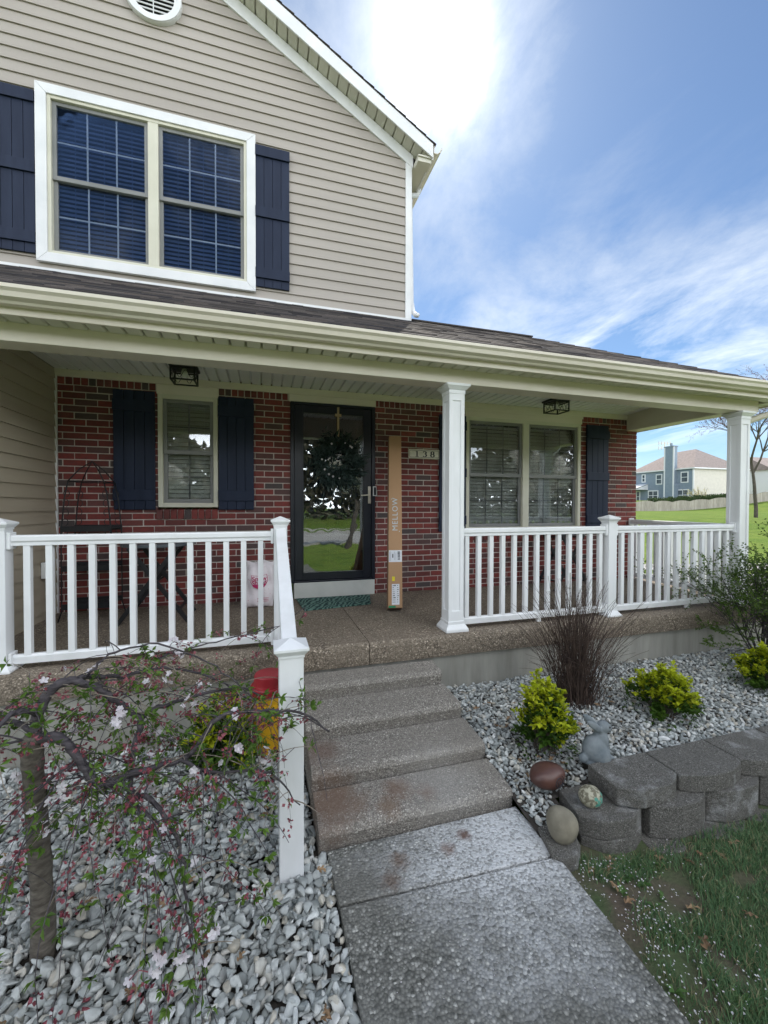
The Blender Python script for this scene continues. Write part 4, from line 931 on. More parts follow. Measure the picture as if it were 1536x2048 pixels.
for x0, x1 in ((-.006, .376), (.386, .786), (.796, 1.2), (1.21, 1.61), (1.62, 2.02)): block(x0, x1, -2.86, -3.06, -3.118, -.640, -.472, -.0)
for x0, x1 in ((-.06, .19), (.2, .60), (.61, 1.01), (1.02, 1.42)): block(x0, x1, -2.88, -3.11, -3.172, -.76, -.642)
s = B(); s.prism([(-.594, -2.96), (-.632, -3.11), (-.588, -3.150), (-.52, -3.145), (-.470, -3.105), (-.452, -3.050), (-.47, -2.95)], -.70, -.530)
tag(s.build('edging_block', BLOCKM, loc=(-.54, -3.05, -.6), bevel=.006), 'small low concrete block beside the walk under the tan boulder', 'block')
def rock(name, c, r, m, lab, cat, rotz=0., seed=1, rough=.08, tilt=0., loc=None, pts=None):
    bm = bmesh.new(); bmesh.ops.create_icosphere(bm, subdivisions=4, radius=1); rs = random.Random(seed)
    dirs = [(Vector((rs.gauss(0, 1), rs.gauss(0, 1), rs.gauss(0, 1))).normalized(), rs.uniform(-1, 1)) for _ in range(14)]
    M_ = Matrix.Rotation(rotz, 3, 'Z') @ Matrix.Rotation(tilt, 3, 'Y')
    for v_ in bm.verts:
        n = v_.co.normalized(); k = 1+sum(a*max(0, n.dot(d))**3 for d, a in dirs)*rough
        if pts: k *= pts(n)
        v_.co = M_ @ Vector((n.x*r[0]*k, n.y*r[1]*k, n.z*r[2]*k))
    me = bpy.data.meshes.new(name); bm.to_mesh(me); bm.free(); me.materials.append(m); me.polygons.foreach_set('use_smooth', [True]*len(me.polygons))
    o = bpy.data.objects.new(name, me); S.collection.objects.link(o); o.location = c; LOC[o.name] = tuple(c); tag(o, lab, cat); return o
rock('boulder', (-.527, -3.052, -.464), (.070, .060, .078), EGG, 'smooth egg shaped tan boulder leaning at the walk edge', 'rock', -.2, 3, .10, -.55)
ps = rock('painted_stone', (-.292, -2.975, -.430), (.058, .052, .049), PAINTED, 'small round speckled stone with teal paint on the wall block', 'rock', 0, 5, .04)
s = B()
for k in range(9):
    a = random.uniform(-.5, .9); t = random.uniform(-.3, .6); n = Vector((math.sin(a)*math.cos(t), -math.cos(a)*math.cos(t), math.sin(t))); p = Vector((-.292, -2.975, -.430))+Vector((n.x*.0595, n.y*.0535, n.z*.0505)); u_ = n.orthogonal().normalized(); w_ = n.cross(u_)
    s.face([p+(u_*math.cos(q)+w_*math.sin(q))*random.uniform(.006, .011) for q in np.linspace(0, 6.28, 7, False)])
s.build('paint_patch', TEAL, ps)
br = rock('carved_stone', (-.418, -2.80, -.418), (.112, .072, .058), BROWNR, 'glossy reddish brown stone carved with a spiral, on the gravel', 'rock', .05, 9, .10, .28, pts=lambda n: 1-.25*max(0, -n.x)*(.5+.5*n.z)+.30*max(0, n.x*.5+n.z*.87)**4)
s = B(); pts = []
for k in range(46):
    a = .3*k; r_ = .006+.00075*k; px, pz = -.388+r_*math.cos(a)*.9, -.414+r_*math.sin(a)*.8; dx, dz = (px+.418)/.112, (pz+.418)/.058
    pts.append((px, -2.80-.072*math.sqrt(max(.02, 1-dx*dx-dz*dz))-.002, pz))
s.tube(pts, .0022, 5); s.build('spiral_groove', INK, br)
# rabbit statue
def merged(name, balls, m, parent, vox=.006, sm_it=6):
    s = B()
    for c, r, M_ in balls: s.ball(c, r, 20, 0, M_)
    base = LOC[parent.name]; o = s.build(name, m, parent, smooth=True)
    md = o.modifiers.new('remesh', 'REMESH'); md.mode = 'VOXEL'; md.voxel_size = vox; md.use_smooth_shade = True
    md = o.modifiers.new('smooth', 'SMOOTH'); md.iterations = sm_it; md.factor = .5; return o
rb = thing('rabbit_statue', 'weathered grey stone rabbit statue facing right beside the block wall', 'statue', (-.06, -2.775, -.42))
RX = lambda a: Matrix.Rotation(a, 3, 'Y'); cx, cy, cz = -.075, -2.772, -.415
balls = [((cx, cy, cz+.075), (.072, .058, .078), RX(.25)), ((cx+.012, cy-.006, cz+.058), (.074, .064, .060), None), ((cx+.045, cy, cz+.120), (.042, .043, .062), RX(-.2)),
 ((cx+.062, cy-.002, cz+.192), (.043, .034, .034), RX(.35)), ((cx+.092, cy-.002, cz+.180), (.024, .022, .021), None), ((cx+.040, cy, cz+.160), (.030, .030, .038), None),
 ((cx-.016, cy-.022, cz+.212), (.072, .012, .021), RX(.62)), ((cx-.010, cy+.018, cz+.224), (.072, .012, .021), RX(.72)),
 ((cx+.080, cy-.026, cz+.020), (.036, .018, .018), None), ((cx+.085, cy+.026, cz+.020), (.034, .018, .018), None), ((cx+.060, cy-.02, cz+.065), (.017, .016, .052), RX(-.15)), ((cx+.062, cy+.022, cz+.065), (.017, .016, .052), RX(-.15)),
 ((cx+.02, cy-.052, cz+.045), (.046, .022, .044), RX(.2)), ((cx+.02, cy+.050, cz+.045), (.046, .022, .044), RX(.2)), ((cx+.04, cy-.056, cz+.016), (.045, .016, .016), None), ((cx-.076, cy, cz+.034), (.026, .026, .026), None), ((cx, cy, cz+.012), (.078, .058, .018), None)]
ro = merged('rabbit_body', balls, RABM, rb, .0055, 5)
s = B()
for sy in (-1,): s.ball((cx+.076, cy-.033, cz+.200), (.006, .003, .006), 10)
s.build('eye', INK, rb)

# ------------------------------------------------------------------ gravel beds
def bedR(x, y): return -.445-.09*sm(-2.3, -3.0, y)*(1-sm(-.45, .0, x))
b = B(); nxx, nyy = 26, 8
for i in range(nxx):
    for j in range(nyy):
        xa, xb = -.61+4.05*i/nxx, -.61+4.05*(i+1)/nxx; ya, yb = -1.64-1.20*j/nyy, -1.64-1.20*(j+1)/nyy
        b.face([(xa, yb, float(bedR(xa, yb))), (xb, yb, float(bedR(xb, yb))), (xb, ya, float(bedR(xb, ya))), (xa, ya, float(bedR(xa, ya)))])
b.face([(-.61, -3.0, -.55), (-.39, -3.0, -.55), (-.39, -2.84, float(bedR(-.39, -2.84))), (-.61, -2.84, float(bedR(-.61, -2.84)))])
b.face([(-6.4, -4.9, -.60), (-1.59, -4.9, -.60), (-1.59, -3.05, -.60), (-1.635, -2.76, -.60), (-1.635, -1.64, -.60), (-6.4, -1.64, -.60)])
tag(b.build('planting_bed', BEDSOIL), kind='structure')
ico = bmesh.new(); bmesh.ops.create_icosphere(ico, subdivisions=2, radius=1); ico.verts.ensure_lookup_table()
IV = np.array([v_.co[:] for v_ in ico.verts]); IF = np.array([[q.index for q in f_.verts] for f_ in ico.faces]); ico.free()
def stones(name, P, size, label=None):
    n = len(P); nv = len(IV)
    cuts = rng.normal(size=(n, 11, 3)); cuts /= np.linalg.norm(cuts, axis=2, keepdims=True); lim = rng.uniform(.22, .66, size=(n, 11))
    V = np.repeat(IV[None], n, 0)
    for c in range(11):                      # slice flat facets off a ball: angular crushed stone
        d = np.einsum('nvk,nk->nv', V, cuts[:, c]); ex = np.maximum(0, d-lim[:, c][:, None]); V = V-ex[..., None]*cuts[:, c][:, None, :]
    V = V*np.stack([rng.uniform(.8, 1.35, n), rng.uniform(.6, .95, n), rng.uniform(.42, .75, n)], 1)[:, None]
    a, t = rng.uniform(0, 6.28, n), rng.normal(0, .38, n); t2 = rng.normal(0, .38, n)
    def rotm(ax, ang):
        c, s_ = np.cos(ang), np.sin(ang); o, z = np.ones(n), np.zeros(n)
        return np.stack(([c, -s_, z, s_, c, z, z, z, o], [o, z, z, z, c, -s_, z, s_, c], [c, z, s_, z, o, z, -s_, z, c])[ax], 1).reshape(n, 3, 3)
    M_ = rotm(0, a) @ rotm(1, t) @ rotm(2, t2)
    V = np.einsum('nij,nvj->nvi', M_, V)*(size*1.28)[:, None, None]+P[:, None]
    F = IF[None]+(np.arange(n)*nv)[:, None, None]
    return tag(fast(name, V.reshape(-1, 3), F.reshape(-1, 3), GRAVEL), label, None, None, 'stuff')
def scatter(n, x0, x1, y0, y1, zf, r, mind=.62, keep=None):
    pts = []; cell = {}
    for _ in range(n*6):
        x, y = random.uniform(x0, x1), random.uniform(y0, y1)
        if keep and not keep(x, y): continue
        k = (int(x/r), int(y/r))
        if any((x-p[0])**2+(y-p[1])**2 < (r*mind)**2 for i in (-1, 0, 1) for j in (-1, 0, 1) for p in cell.get((k[0]+i, k[1]+j), ())): continue
        cell.setdefault(k, []).append((x, y)); pts.append((x, y))
        if len(pts) >= n: break
    P = np.array(pts); return np.column_stack([P, [zf(*p) for p in pts]])
keepL = lambda x, y: not (x > -1.60 and y < -2.74) and not (x > -1.65 and y > -2.8) and not (-1.82 < x < -1.70 and -2.87 < y < -2.755) and not ((x+2.64)**2+(y+2.9)**2 < .05**2) and not ((x+1.845)**2+(y+1.86)**2 < .1**2)
P1 = scatter(14000, -4.7, -1.585, -4.5, -1.66, lambda x, y: -.592+random.uniform(0, .010), .034, .58, keepL); P2 = scatter(9000, -4.7, -1.60, -4.5, -1.66, lambda x, y: -.574+random.uniform(0, .016), .037, .66, keepL)
P = np.concatenate([P1, P2]); stones('gravel', P, rng.uniform(.0145, .031, len(P))*np.where(rng.random(len(P)) < .1, 1.25, 1), 'grey and white marble gravel in the bed left of the steps')
keepR = lambda x, y: x > -.59 and (y > -2.815 or (x < -.42 and y > -2.97)) and not ((x+.07)**2*.6+(y+2.77)**2 < .0045)
zr = lambda x, y: float(bedR(x, y))
P1 = scatter(8000, -.6, 3.35, -2.96, -1.645, lambda x, y: zr(x, y)+random.uniform(.0, .008), .033, .60, keepR); P2 = scatter(5000, -.6, 3.35, -2.96, -1.645, lambda x, y: zr(x, y)+.016+random.uniform(0, .010), .036, .7, keepR)
P = np.concatenate([P1, P2]); stones('gravel', P, rng.uniform(.0125, .0245, len(P)), 'pale grey marble gravel in the bed right of the steps')

# ------------------------------------------------------------------ near lawn: soil, grass, petals, leaves, weeds
b = B(); nxx, nyy = 40, 30
def yz(x, y): return -.600-.045*sm(-.6, -.1, np.asarray(x))+.004*np.sin(9*x+4*y)
for i in range(nxx):
    for j in range(nyy):
        xa, xb = -.73+4.6*i/nxx, -.73+4.6*(i+1)/nxx; ya, yb = -5.6+2.72*j/nyy, -5.6+2.72*(j+1)/nyy
        b.face([(xa, ya, float(yz(xa, ya))), (xb, ya, float(yz(xb, ya))), (xb, yb, float(yz(xb, yb))), (xa, yb, float(yz(xa, yb)))])
tag(b.build('yard_ground', YARD, smooth=True), kind='structure')
def vnoise(x, y, s, seed):
    r_ = np.random.default_rng(seed); T = r_.random((64, 64)); u, v_ = x*s, y*s; i, j = np.floor(u).astype(int), np.floor(v_).astype(int); a, c = u-i, v_-j; a = a*a*(3-2*a); c = c*c*(3-2*c)
    g_ = lambda p, q: T[p % 64, q % 64]
    return (g_(i, j)*(1-a)+g_(i+1, j)*a)*(1-c)+(g_(i, j+1)*(1-a)+g_(i+1, j+1)*a)*c
def grass(name, n, x0, x1, y0, y1, label):
    x = rng.uniform(x0, x1, n); y = rng.uniform(y0, y1, n)
    edge = x-(-.594-.037*(-3.1-y)); wall = np.where(x > -.42, -3.10-y, 1.)
    den = .55*vnoise(x, y, 4.5, 3)+.45*vnoise(x, y, 11, 4); pr_ = np.clip((den-.29)*3.4, 0, 1)*np.clip((edge-.03)/.22, 0, 1)**.8*np.clip((wall+.0)/.12, 0, 1)
    k = (rng.random(n) < pr_) & (edge > .02) & (wall > .02); x, y = x[k], y[k]; n = len(x); z = yz(x, y)-.002
    h = rng.uniform(.018, .042, n)*(0.7+.6*vnoise(x, y, 6, 9)); a = rng.uniform(0, 6.28, n); wd_ = rng.uniform(.0012, .0026, n); bend = rng.uniform(.15, 1.1, n)*h; ba = rng.normal(.9, 1.3, n)
    px, py = np.cos(a)*wd_, np.sin(a)*wd_; bx_, by_ = np.cos(ba)*bend, np.sin(ba)*bend
    V = np.stack([np.stack([x-px, y-py, z], 1), np.stack([x+px, y+py, z], 1), np.stack([x+px*.7+bx_*.35, y+py*.7+by_*.35, z+h*.62], 1), np.stack([x-px*.7+bx_*.35, y-py*.7+by_*.35, z+h*.62], 1), np.stack([x+bx_, y+by_, z+h*.95], 1)], 1)
    i = (np.arange(n)*5)[:, None]; F = np.concatenate([i+np.array([0, 1, 2]), i+np.array([0, 2, 3]), i+np.array([3, 2, 4])])
    tag(fast(name, V.reshape(-1, 3), F, GRASSB), label, None, None, 'stuff')
grass('grass', 260000, -.60, 2.6, -4.9, -3.1, 'short dark green grass in the shade right of the walk')
def flat_bits(name, n, x0, x1, y0, y1, zf, size, m, label, keep=None, lift=.006):
    s = B(); c = 0
    while c < n:
        x, y = random.uniform(x0, x1), random.uniform(y0, y1)
        if keep and random.random() > keep(x, y): continue
        c += 1; z = zf(x, y)+random.uniform(.2, 1)*lift; a = random.uniform(0, 6.28); d = Vector((math.cos(a), math.sin(a), random.uniform(-.25, .35))); ln = random.uniform(*size)
        s.leaf((x, y, z), d, (random.uniform(-.3, .3), random.uniform(-.3, .3), 1), ln, ln*.8)
    return tag(s.build(name, m), label, None, None, 'stuff')
kp = lambda x, y: max(.0, 1.15-(x+.60+.05*(-3.1-y))*1.5)*float(vnoise(np.array(x), np.array(y), 7, 21))**.6 if x > -.585-.037*(-3.1-y) else 0
flat_bits('fallen_petals', 1100, -.62, .9, -4.6, -3.12, lambda x, y: float(yz(x, y))+.010, (.004, .011), PETAL, 'white fallen petals sprinkled along the edge of the lawn', kp, .02)
flat_bits('fallen_petals', 130, -1.5, -.62, -3.9, -2.8, lambda x, y: -.5525, (.003, .006), PETAL, 'a few white petals scattered over the front walk', None, .001)
s = B()
def oak(x, y, z, sc, a, til):
    d = Vector((math.cos(a), math.sin(a), til)); n = Vector((random.uniform(-.4, .4), random.uniform(-.4, .4), 1)); p = Vector((x, y, z)); sd = d.cross(n).normalized()
    for k in range(4): s.leaf(p+d*sc*.22*k, d+sd*(.9 if k % 2 else -.9), n, sc*.5, sc*.26)
    s.leaf(p, d, n, sc, sc*.34)
for x, y in ((-.46, -3.16), (-.40, -3.20), (-.36, -3.14), (-.44, -3.24), (-.05, -3.19), (.02, -3.21), (.12, -3.2), (.2, -3.23), (.33, -3.22), (-.2, -3.4), (.05, -3.5), (-.30, -3.55), (-.46, -3.34)): oak(x, y, float(yz(x, y))+.018, random.uniform(.035, .06), random.uniform(0, 6.28), random.uniform(-.1, .3))
for x, y in ((-.28, -2.66), (-.24, -2.69), (-.31, -2.62), (-.20, -2.63), (.10, -2.38), (.16, -2.42), (.05, -2.45), (-.47, -2.72), (-.30, -2.25), (-.38, -2.3), (-.36, -2.33), (-.44, -2.05)): oak(x, y, zr(x, y)+.034, random.uniform(.035, .055), random.uniform(0, 6.28), random.uniform(0, .3))
for x, y in ((-1.72, -3.5), (-1.68, -3.42), (-1.88, -2.45), (-1.80, -2.38), (-2.3, -3.3), (-1.66, -2.9)): oak(x, y, -.525, random.uniform(.03, .05), random.uniform(0, 6.28), random.uniform(0, .3))
for k in range(26): x, y = random.uniform(-3.2, -1.7), random.uniform(-3.8, -2.0); oak(x, y, -.535, random.uniform(.025, .05), random.uniform(0, 6.28), random.uniform(-.1, .3))
for k in range(34): x, y = random.uniform(-.55, 1.6), random.uniform(-2.75, -1.75); oak(x, y, zr(x, y)+.034, random.uniform(.02, .045), random.uniform(0, 6.28), random.uniform(-.1, .3))
tag(s.build('fallen_leaves', OLEAF), 'brown dead oak leaves caught on gravel, wall foot and lawn edge', None, None, 'stuff')
s = B()
for x, y in ((-.30, -3.17), (-.26, -3.15), (-.33, -3.22), (-.22, -3.18), (-.19, -3.2), (-.42, -3.29), (-.28, -3.27), (-.36, -3.70), (-.55, -3.62), (-.24, -3.33), (-.10, -3.2), (-.33, -3.36)):
    for k in range(random.randint(4, 7)): a = random.uniform(0, 6.28); s.leaf((x, y, float(yz(x, y))+.004), (math.cos(a), math.sin(a), random.uniform(.25, .8)), (0, 0, 1), random.uniform(.025, .048), random.uniform(.012, .02))
tag(s.build('weeds', WEED), 'broad leaved green weeds at the foot of the block wall', None, None, 'stuff')

# ------------------------------------------------------------------ plants
def curve(pts, n=4):                       # Catmull-Rom
    P_ = [Vector(p) for p in pts]; P_ = [P_[0]*2-P_[1]]+P_+[P_[-1]*2-P_[-2]]; out = []
    for i in range(1, len(P_)-2):
        a, b_, c, d = P_[i-1:i+3]
        for k in range(n):
            t = k/n; out.append(.5*((2*b_)+(c-a)*t+(2*a-5*b_+4*c-d)*t*t+(3*b_-a-3*c+d)*t**3))
    return out+[P_[-2]]
def cherry():
    t = thing('weeping_cherry', 'small weeping cherry with twisted dark limbs and sparse pink blossom', 'tree', (-2.64, -2.9, -.59))
    s = B(); tp = curve([(-2.642, -2.905, -.62), (-2.640, -2.90, -.45), (-2.650, -2.90, -.2), (-2.662, -2.90, .02), (-2.668, -2.90, .16), (-2.665, -2.90, .22)], 5)
    rr = [.0355-.004*k/len(tp)+random.uniform(-.003, .003) for k in range(len(tp))]; rr[0] = .043; rr[1] = .038; rr[-1] = .024; rr[-2] = .031
    s.tube(tp, rr, 14); s.build('trunk', TRUNKB, t, smooth=True)
    LB = [([(-2.667, -2.9, .173), (-2.655, -2.9, .27), (-2.64, -2.89, .327), (-2.61, -2.87, .374), (-2.571, -2.85, .379), (-2.522, -2.83, .354), (-2.459, -2.82, .299), (-2.4, -2.82, .241), (-2.343, -2.84, .199), (-2.341, -2.9, .147), (-2.344, -2.95, .083), (-2.337, -3.0, .023), (-2.335, -3.02, -.053)], .0195, .007),
     ([(-2.662, -2.9, .199), (-2.586, -2.93, .213), (-2.533, -2.97, .2), (-2.478, -3.0, .138), (-2.427, -3.02, .08), (-2.389, -3.02, .064), (-2.334, -3.0, .076), (-2.259, -2.98, .077), (-2.179, -2.96, .079), (-2.137, -2.95, .094), (-2.061, -2.95, .198), (-2.005, -2.96, .228), (-1.903, -2.98, .235), (-1.815, -3.0, .236), (-1.722, -3.02, .217), (-1.624, -3.02, .132)], .0175, .0034),
     ([(-2.555, -2.85, .378), (-2.542, -2.75, .354), (-2.504, -2.68, .322), (-2.463, -2.6, .285), (-2.397, -2.55, .284), (-2.325, -2.5, .266), (-2.173, -2.5, .227), (-2.06, -2.5, .152), (-1.942, -2.52, .071)], .0105, .003),
     ([(-2.533, -2.8, .374), (-2.482, -2.8, .431), (-2.427, -2.78, .452), (-2.29, -2.75, .459), (-2.137, -2.75, .38), (-2.015, -2.78, .298), (-1.871, -2.8, .147)], .0055, .0022),
     ([(-2.343, -2.84, .199), (-2.304, -2.8, .212), (-2.21, -2.78, .223), (-2.1, -2.75, .233), (-1.978, -2.72, .225), (-1.871, -2.72, .165)], .010, .003),
     ([(-2.662, -2.9, .217), (-2.727, -2.85, .237), (-2.796, -2.8, .24), (-2.899, -2.75, .173), (-2.96, -2.75, .052), (-3.0, -2.76, -.15)], .011, .003),
     ([(-2.651, -2.9, .288), (-2.654, -3.0, .355), (-2.658, -3.1, .357), (-2.67, -3.15, .28), (-2.69, -3.18, .1)], .010, .003),
     ([(-2.337, -3.0, .023), (-2.259, -3.05, .006), (-2.19, -3.08, -.075), (-2.147, -3.1, -.175), (-2.137, -3.12, -.317), (-2.114, -3.12, -.499)], .010, .0025),
     ([(-2.179, -2.96, .079), (-2.104, -3.0, .052), (-2.033, -3.02, .042), (-1.891, -3.0, .013), (-1.816, -3.0, -.041), (-1.738, -3.0, -.156)], .008, .0025),
     ([(-2.374, -2.56, .286), (-2.325, -2.5, .328), (-2.179, -2.45, .345), (-2.016, -2.45, .368), (-1.794, -2.45, .414), (-1.666, -2.45, .496)], .005, .0018)]
    s = B(); paths = []
    for pts, r0, r1 in LB:
        c = curve(pts, 4); n = len(c); c = [p+Vector((random.gauss(0, .003), random.gauss(0, .003), random.gauss(0, .003))) if 0 < i < n-1 else p for i, p in enumerate(c)]
        s.tube(c, [(r0+(r1-r0)*i/(n-1))*random.uniform(.92, 1.1) for i in range(n)], 8 if r0 > .008 else 5); paths.append((c, r0))
    s.build('limb', BARK, t, smooth=True)
    tw = B(); tl = B(); lf = B(); fl = B(); bd = B(); nodes = []
    def twig(p, d, ln, r, droop, bb):
        pts = [p]; n = max(5, int(ln/.035)); d = d.normalized()
        for k in range(n):
            d = (d+Vector((random.gauss(0, .09), random.gauss(0, .09), -droop))).normalized(); p = p+d*ln/n
            if p.z < -.555 or p.x > -1.665: break
            pts.append(p)
        if len(pts) < 3: return pts
        bb.tube(pts, [r*(1-.65*k/len(pts)) for k in range(len(pts))], 4, cap=False)
        for k in range(2, len(pts)):
            if random.random() < .42: nodes.append((pts[k], (pts[k]-pts[k-1]).normalized()))
        return pts
    for c, r0 in paths:
        for k in range(3, len(c)):
            for _ in range(2 if r0 > .012 else 1):
                if random.random() < .25: continue
                a = random.uniform(0, 6.28); d = Vector((math.cos(a)*1.0, math.sin(a)*.8, random.uniform(-.1, .7)))
                pts = twig(c[k], d, random.uniform(.12, .52), random.uniform(.0012, .0026), random.uniform(.10, .22), tw if random.random() < .66 else tl)
                if len(pts) > 6 and random.random() < .6:
                    q = random.choice(pts[2:-2]); a = random.uniform(0, 6.28); twig(q, Vector((math.cos(a), math.sin(a), -.2)), random.uniform(.08, .3), .0014, .2, tw)
    for p, q, ln in (((-2.72, -3.15, .12), (-.4, -.2, .3), .5), ((-2.3, -3.05, .0), (.3, -.5, .1), .65), ((-2.25, -3.1, -.05), (.1, -.4, .0), .6), ((-2.5, -3.0, .15), (-.2, -.7, .2), .7), ((-2.1, -3.0, .05), (.3, -.3, -.2), .55), ((-2.45, -2.98, .1), (0, -.6, 0), .7), ((-2.6, -3.1, .3), (-.5, -.4, .1), .6)):
        for _ in range(4): twig(Vector(p), Vector(q)+Vector((random.gauss(0, .25), random.gauss(0, .25), random.gauss(0, .15))), ln*random.uniform(.7, 1.2), .0026, .12, tw)
    tw.build('twigs', BARK, t); tl.build('pale_twigs', TWIGL, t)
    for p, d in nodes:
        u = random.random(); nrm = Vector((random.gauss(0, 1), random.gauss(0, 1), random.gauss(0, 1)))
        if u < .46:
            for k in range(random.randint(4, 8)): lf.leaf(p, d*.5+Vector((random.gauss(0, .7), random.gauss(0, .7), random.gauss(.1, .6))), nrm+Vector((0, 0, 1)), random.uniform(.018, .036), random.uniform(.008, .015))
        elif u < .84:
            for k in range(random.randint(4, 9)):
                dd = Vector((random.gauss(0, .7), random.gauss(0, .7), random.gauss(-.4, .6))).normalized(); q = p+dd*random.uniform(.004, .014)
                bd.leaf(q, dd, nrm, random.uniform(.010, .018), random.uniform(.006, .010), fold=.5); bd.leaf(q, dd, nrm.cross(dd), random.uniform(.010, .016), random.uniform(.006, .010), fold=-.5)
        elif u < .895:
            for z in range(random.randint(1, 4)):
                ax = Vector((random.gauss(0, .6), random.gauss(-.5, .6), random.gauss(0, .6))).normalized(); o1 = ax.orthogonal().normalized(); o2 = ax.cross(o1); c = p+ax*random.uniform(.01, .028)+o1*random.gauss(0, .008)
                for k in range(5): a = k*1.257; fl.petal(c, o1*math.cos(a)+o2*math.sin(a)+ax*random.uniform(.15, .6), ax, random.uniform(.013, .018), random.uniform(.010, .013))
                bd.tube([p, c], [.0008, .0016], 4)
    lf.build('leaves', LEAFG, t); fl.build('blossom', PETAL, t); bd.build('buds', PINKB, t)
cherry()
def golden(name, c, rx, rz, lab, seed, base_skirt=0.):
    random.seed(seed); t = thing(name, lab, 'shrub', c, 'golden euonymus shrubs'); st = B(); ly = B(); ld = B(); c = Vector(c)
    for k in range(85):
        a = random.uniform(0, 6.28); el = random.uniform(.05, 1.5); rr = random.uniform(.55, 1.0)
        d = Vector((math.cos(a)*math.cos(el)*rx, math.sin(a)*math.cos(el)*rx, math.sin(el)*rz*1.0)); tip = c+d*rr+Vector((0, 0, .05))
        b0 = c+Vector((random.gauss(0, .03), random.gauss(0, .03), 0)); mid = (b0+tip)/2+Vector((random.gauss(0, .02), random.gauss(0, .02), .02)); st.tube([b0, mid, tip], [.003, .0024, .0016], 4)
        dn = (tip-mid).normalized(); young = tip.z-c.z > rz*.45 or random.random() < .3
        for q in range(34):
            u = random.random()**.6; p = mid+(tip-mid)*u+Vector((random.gauss(0, .010), random.gauss(0, .010), random.gauss(0, .010))); yg = young and u > .6
            dd = dn*.55+Vector((random.gauss(0, .8), random.gauss(0, .8), random.gauss(.2, .55))); ln = random.uniform(.030, .050)
            (ly if yg else ld).leaf(p, dd, Vector((0, 0, 1))+dd*.2, ln, ln*random.uniform(.58, .75), fold=.15)
    for k in range(420):
        a = random.uniform(0, 6.28); el = random.uniform(-.1, 1.3); d = Vector((math.cos(a)*math.cos(el)*rx, math.sin(a)*math.cos(el)*rx, max(.02, math.sin(el)*rz)))*random.uniform(.6, .95); dd = d.normalized()+Vector((random.gauss(0, .5), random.gauss(0, .5), random.gauss(.1, .4))); ln = random.uniform(.018, .034)
        ld.leaf(c+d, dd, (0, 0, 1), ln, ln*.6)
    st.build('stems', TRUNKB, t); ly.build('young_leaves', LEAFY, t); ld.build('old_leaves', LEAFD, t)
golden('golden_shrub', (-.235, -2.56, -.45), .20, .43, 'tall narrow yellow green shrub beside the steps, behind the brown stone', 11)
golden('golden_shrub', (.835, -2.44, -.44), .26, .30, 'rounded yellow green shrub standing alone in the middle of the right gravel bed', 12)
golden('golden_shrub', (2.02, -2.38, -.44), .25, .30, 'yellow green shrub at the foot of the dark twiggy bush', 13)
golden('golden_shrub', (-2.13, -1.92, -.60), .24, .46, 'yellow green shrub behind the weeping cherry, beside the bucket', 14)
random.seed(21)
ds = thing('dry_shrub', 'bare dark vase shaped shrub of many thin stems in front of the railing', 'shrub', (.36, -2.12, -.44)); s = B(); bb = B()
for k in range(500):
    a = random.uniform(0, 6.28); sp_ = abs(random.gauss(0, .30))+.02; b0 = Vector((.37+random.gauss(0, .06), -2.13+random.gauss(0, .05), -.45)); h = random.uniform(.5, 1.0)*(1-.25*sp_)
    d = Vector((math.cos(a)*sp_*1.15, math.sin(a)*sp_*.75, 1)).normalized(); p = b0; pts = [p]; n = 8; bend = random.uniform(.0, .09)+sp_*.22; jt = Vector((math.cos(a), math.sin(a)*.6, -.35))
    for q in range(n): d = (d+jt*bend*(q/n)*1.3+Vector((random.gauss(0, .035), random.gauss(0, .035), 0))).normalized(); p = p+d*h/n; pts.append(p)
    if max(q.y for q in pts) > -1.70 and min(q.z for q in pts[2:]) < .0 and any(q.y > -1.69 and q.z < .02 for q in pts): continue
    s.tube(pts, [.0019*(1-.7*q/n)+.0004 for q in range(n+1)], 3, cap=False)
    for q in range(4, n+1):
        if random.random() < .55: dd = Vector((random.gauss(0, 1), random.gauss(0, 1), random.gauss(.3, .6))); bb.leaf(pts[q], dd, (0, 0, 1), random.uniform(.005, .011), .005)
    if random.random() < .45:
        q = pts[random.randint(4, n-1)]; dd = Vector((random.gauss(0, 1), random.gauss(0, 1), .5)).normalized(); s.tube([q, q+dd*.05, q+dd*.10+Vector((0, 0, -.012))], [.001, .0008, .0004], 3, cap=False); bb.leaf(q+dd*.1, dd, (0, 0, 1), .009, .005)
s.build('stems', DRYST, ds); bb.build('buds', DRYST, ds)
random.seed(31)
bs = thing('twiggy_bush', 'dense dark twiggy bush with small green leaves in front of the corner column', 'bush', (2.62, -1.98, -.44)); s = B(); lf = B()
def grow(p, d, ln, r, lev):
    n = 4; pts = [p]
    for k in range(n): d = (d+Vector((random.gauss(0, .13), random.gauss(0, .13), random.gauss(.02, .08)))).normalized(); p = p+d*ln/n; pts.append(p)
    s.tube(pts, [r*(1-.45*k/n) for k in range(n+1)], 5 if lev < 2 else 3, cap=False)
    if lev >= 2:
        for q in pts[1:]:
            for _ in range(5 if lev > 2 else 2): dd = d+Vector((random.gauss(0, .9), random.gauss(0, .9), random.gauss(.2, .7))); l_ = random.uniform(.011, .024); lf.leaf(q, dd, (random.gauss(0, .4), random.gauss(0, .4), 1), l_, l_*.55)
    if lev < 4:
        for _ in range(random.choice((2, 3))):
            q = pts[random.choice((2, 3, 4))]; dd = (d+Vector((random.gauss(0, .5), random.gauss(0, .5), random.gauss(.1, .35)))).normalized(); grow(q, dd, ln*random.uniform(.55, .8), r*.6, lev+1)
for k in range(44):
    a = random.uniform(0, 6.28); sp_ = random.uniform(.1, .95); grow(Vector((2.64+.05*math.cos(a), -2.02+.04*math.sin(a), -.45)), Vector((math.cos(a)*sp_, math.sin(a)*sp_*.55-.12, 1)).normalized(), random.uniform(.40, .60), .007, 0)
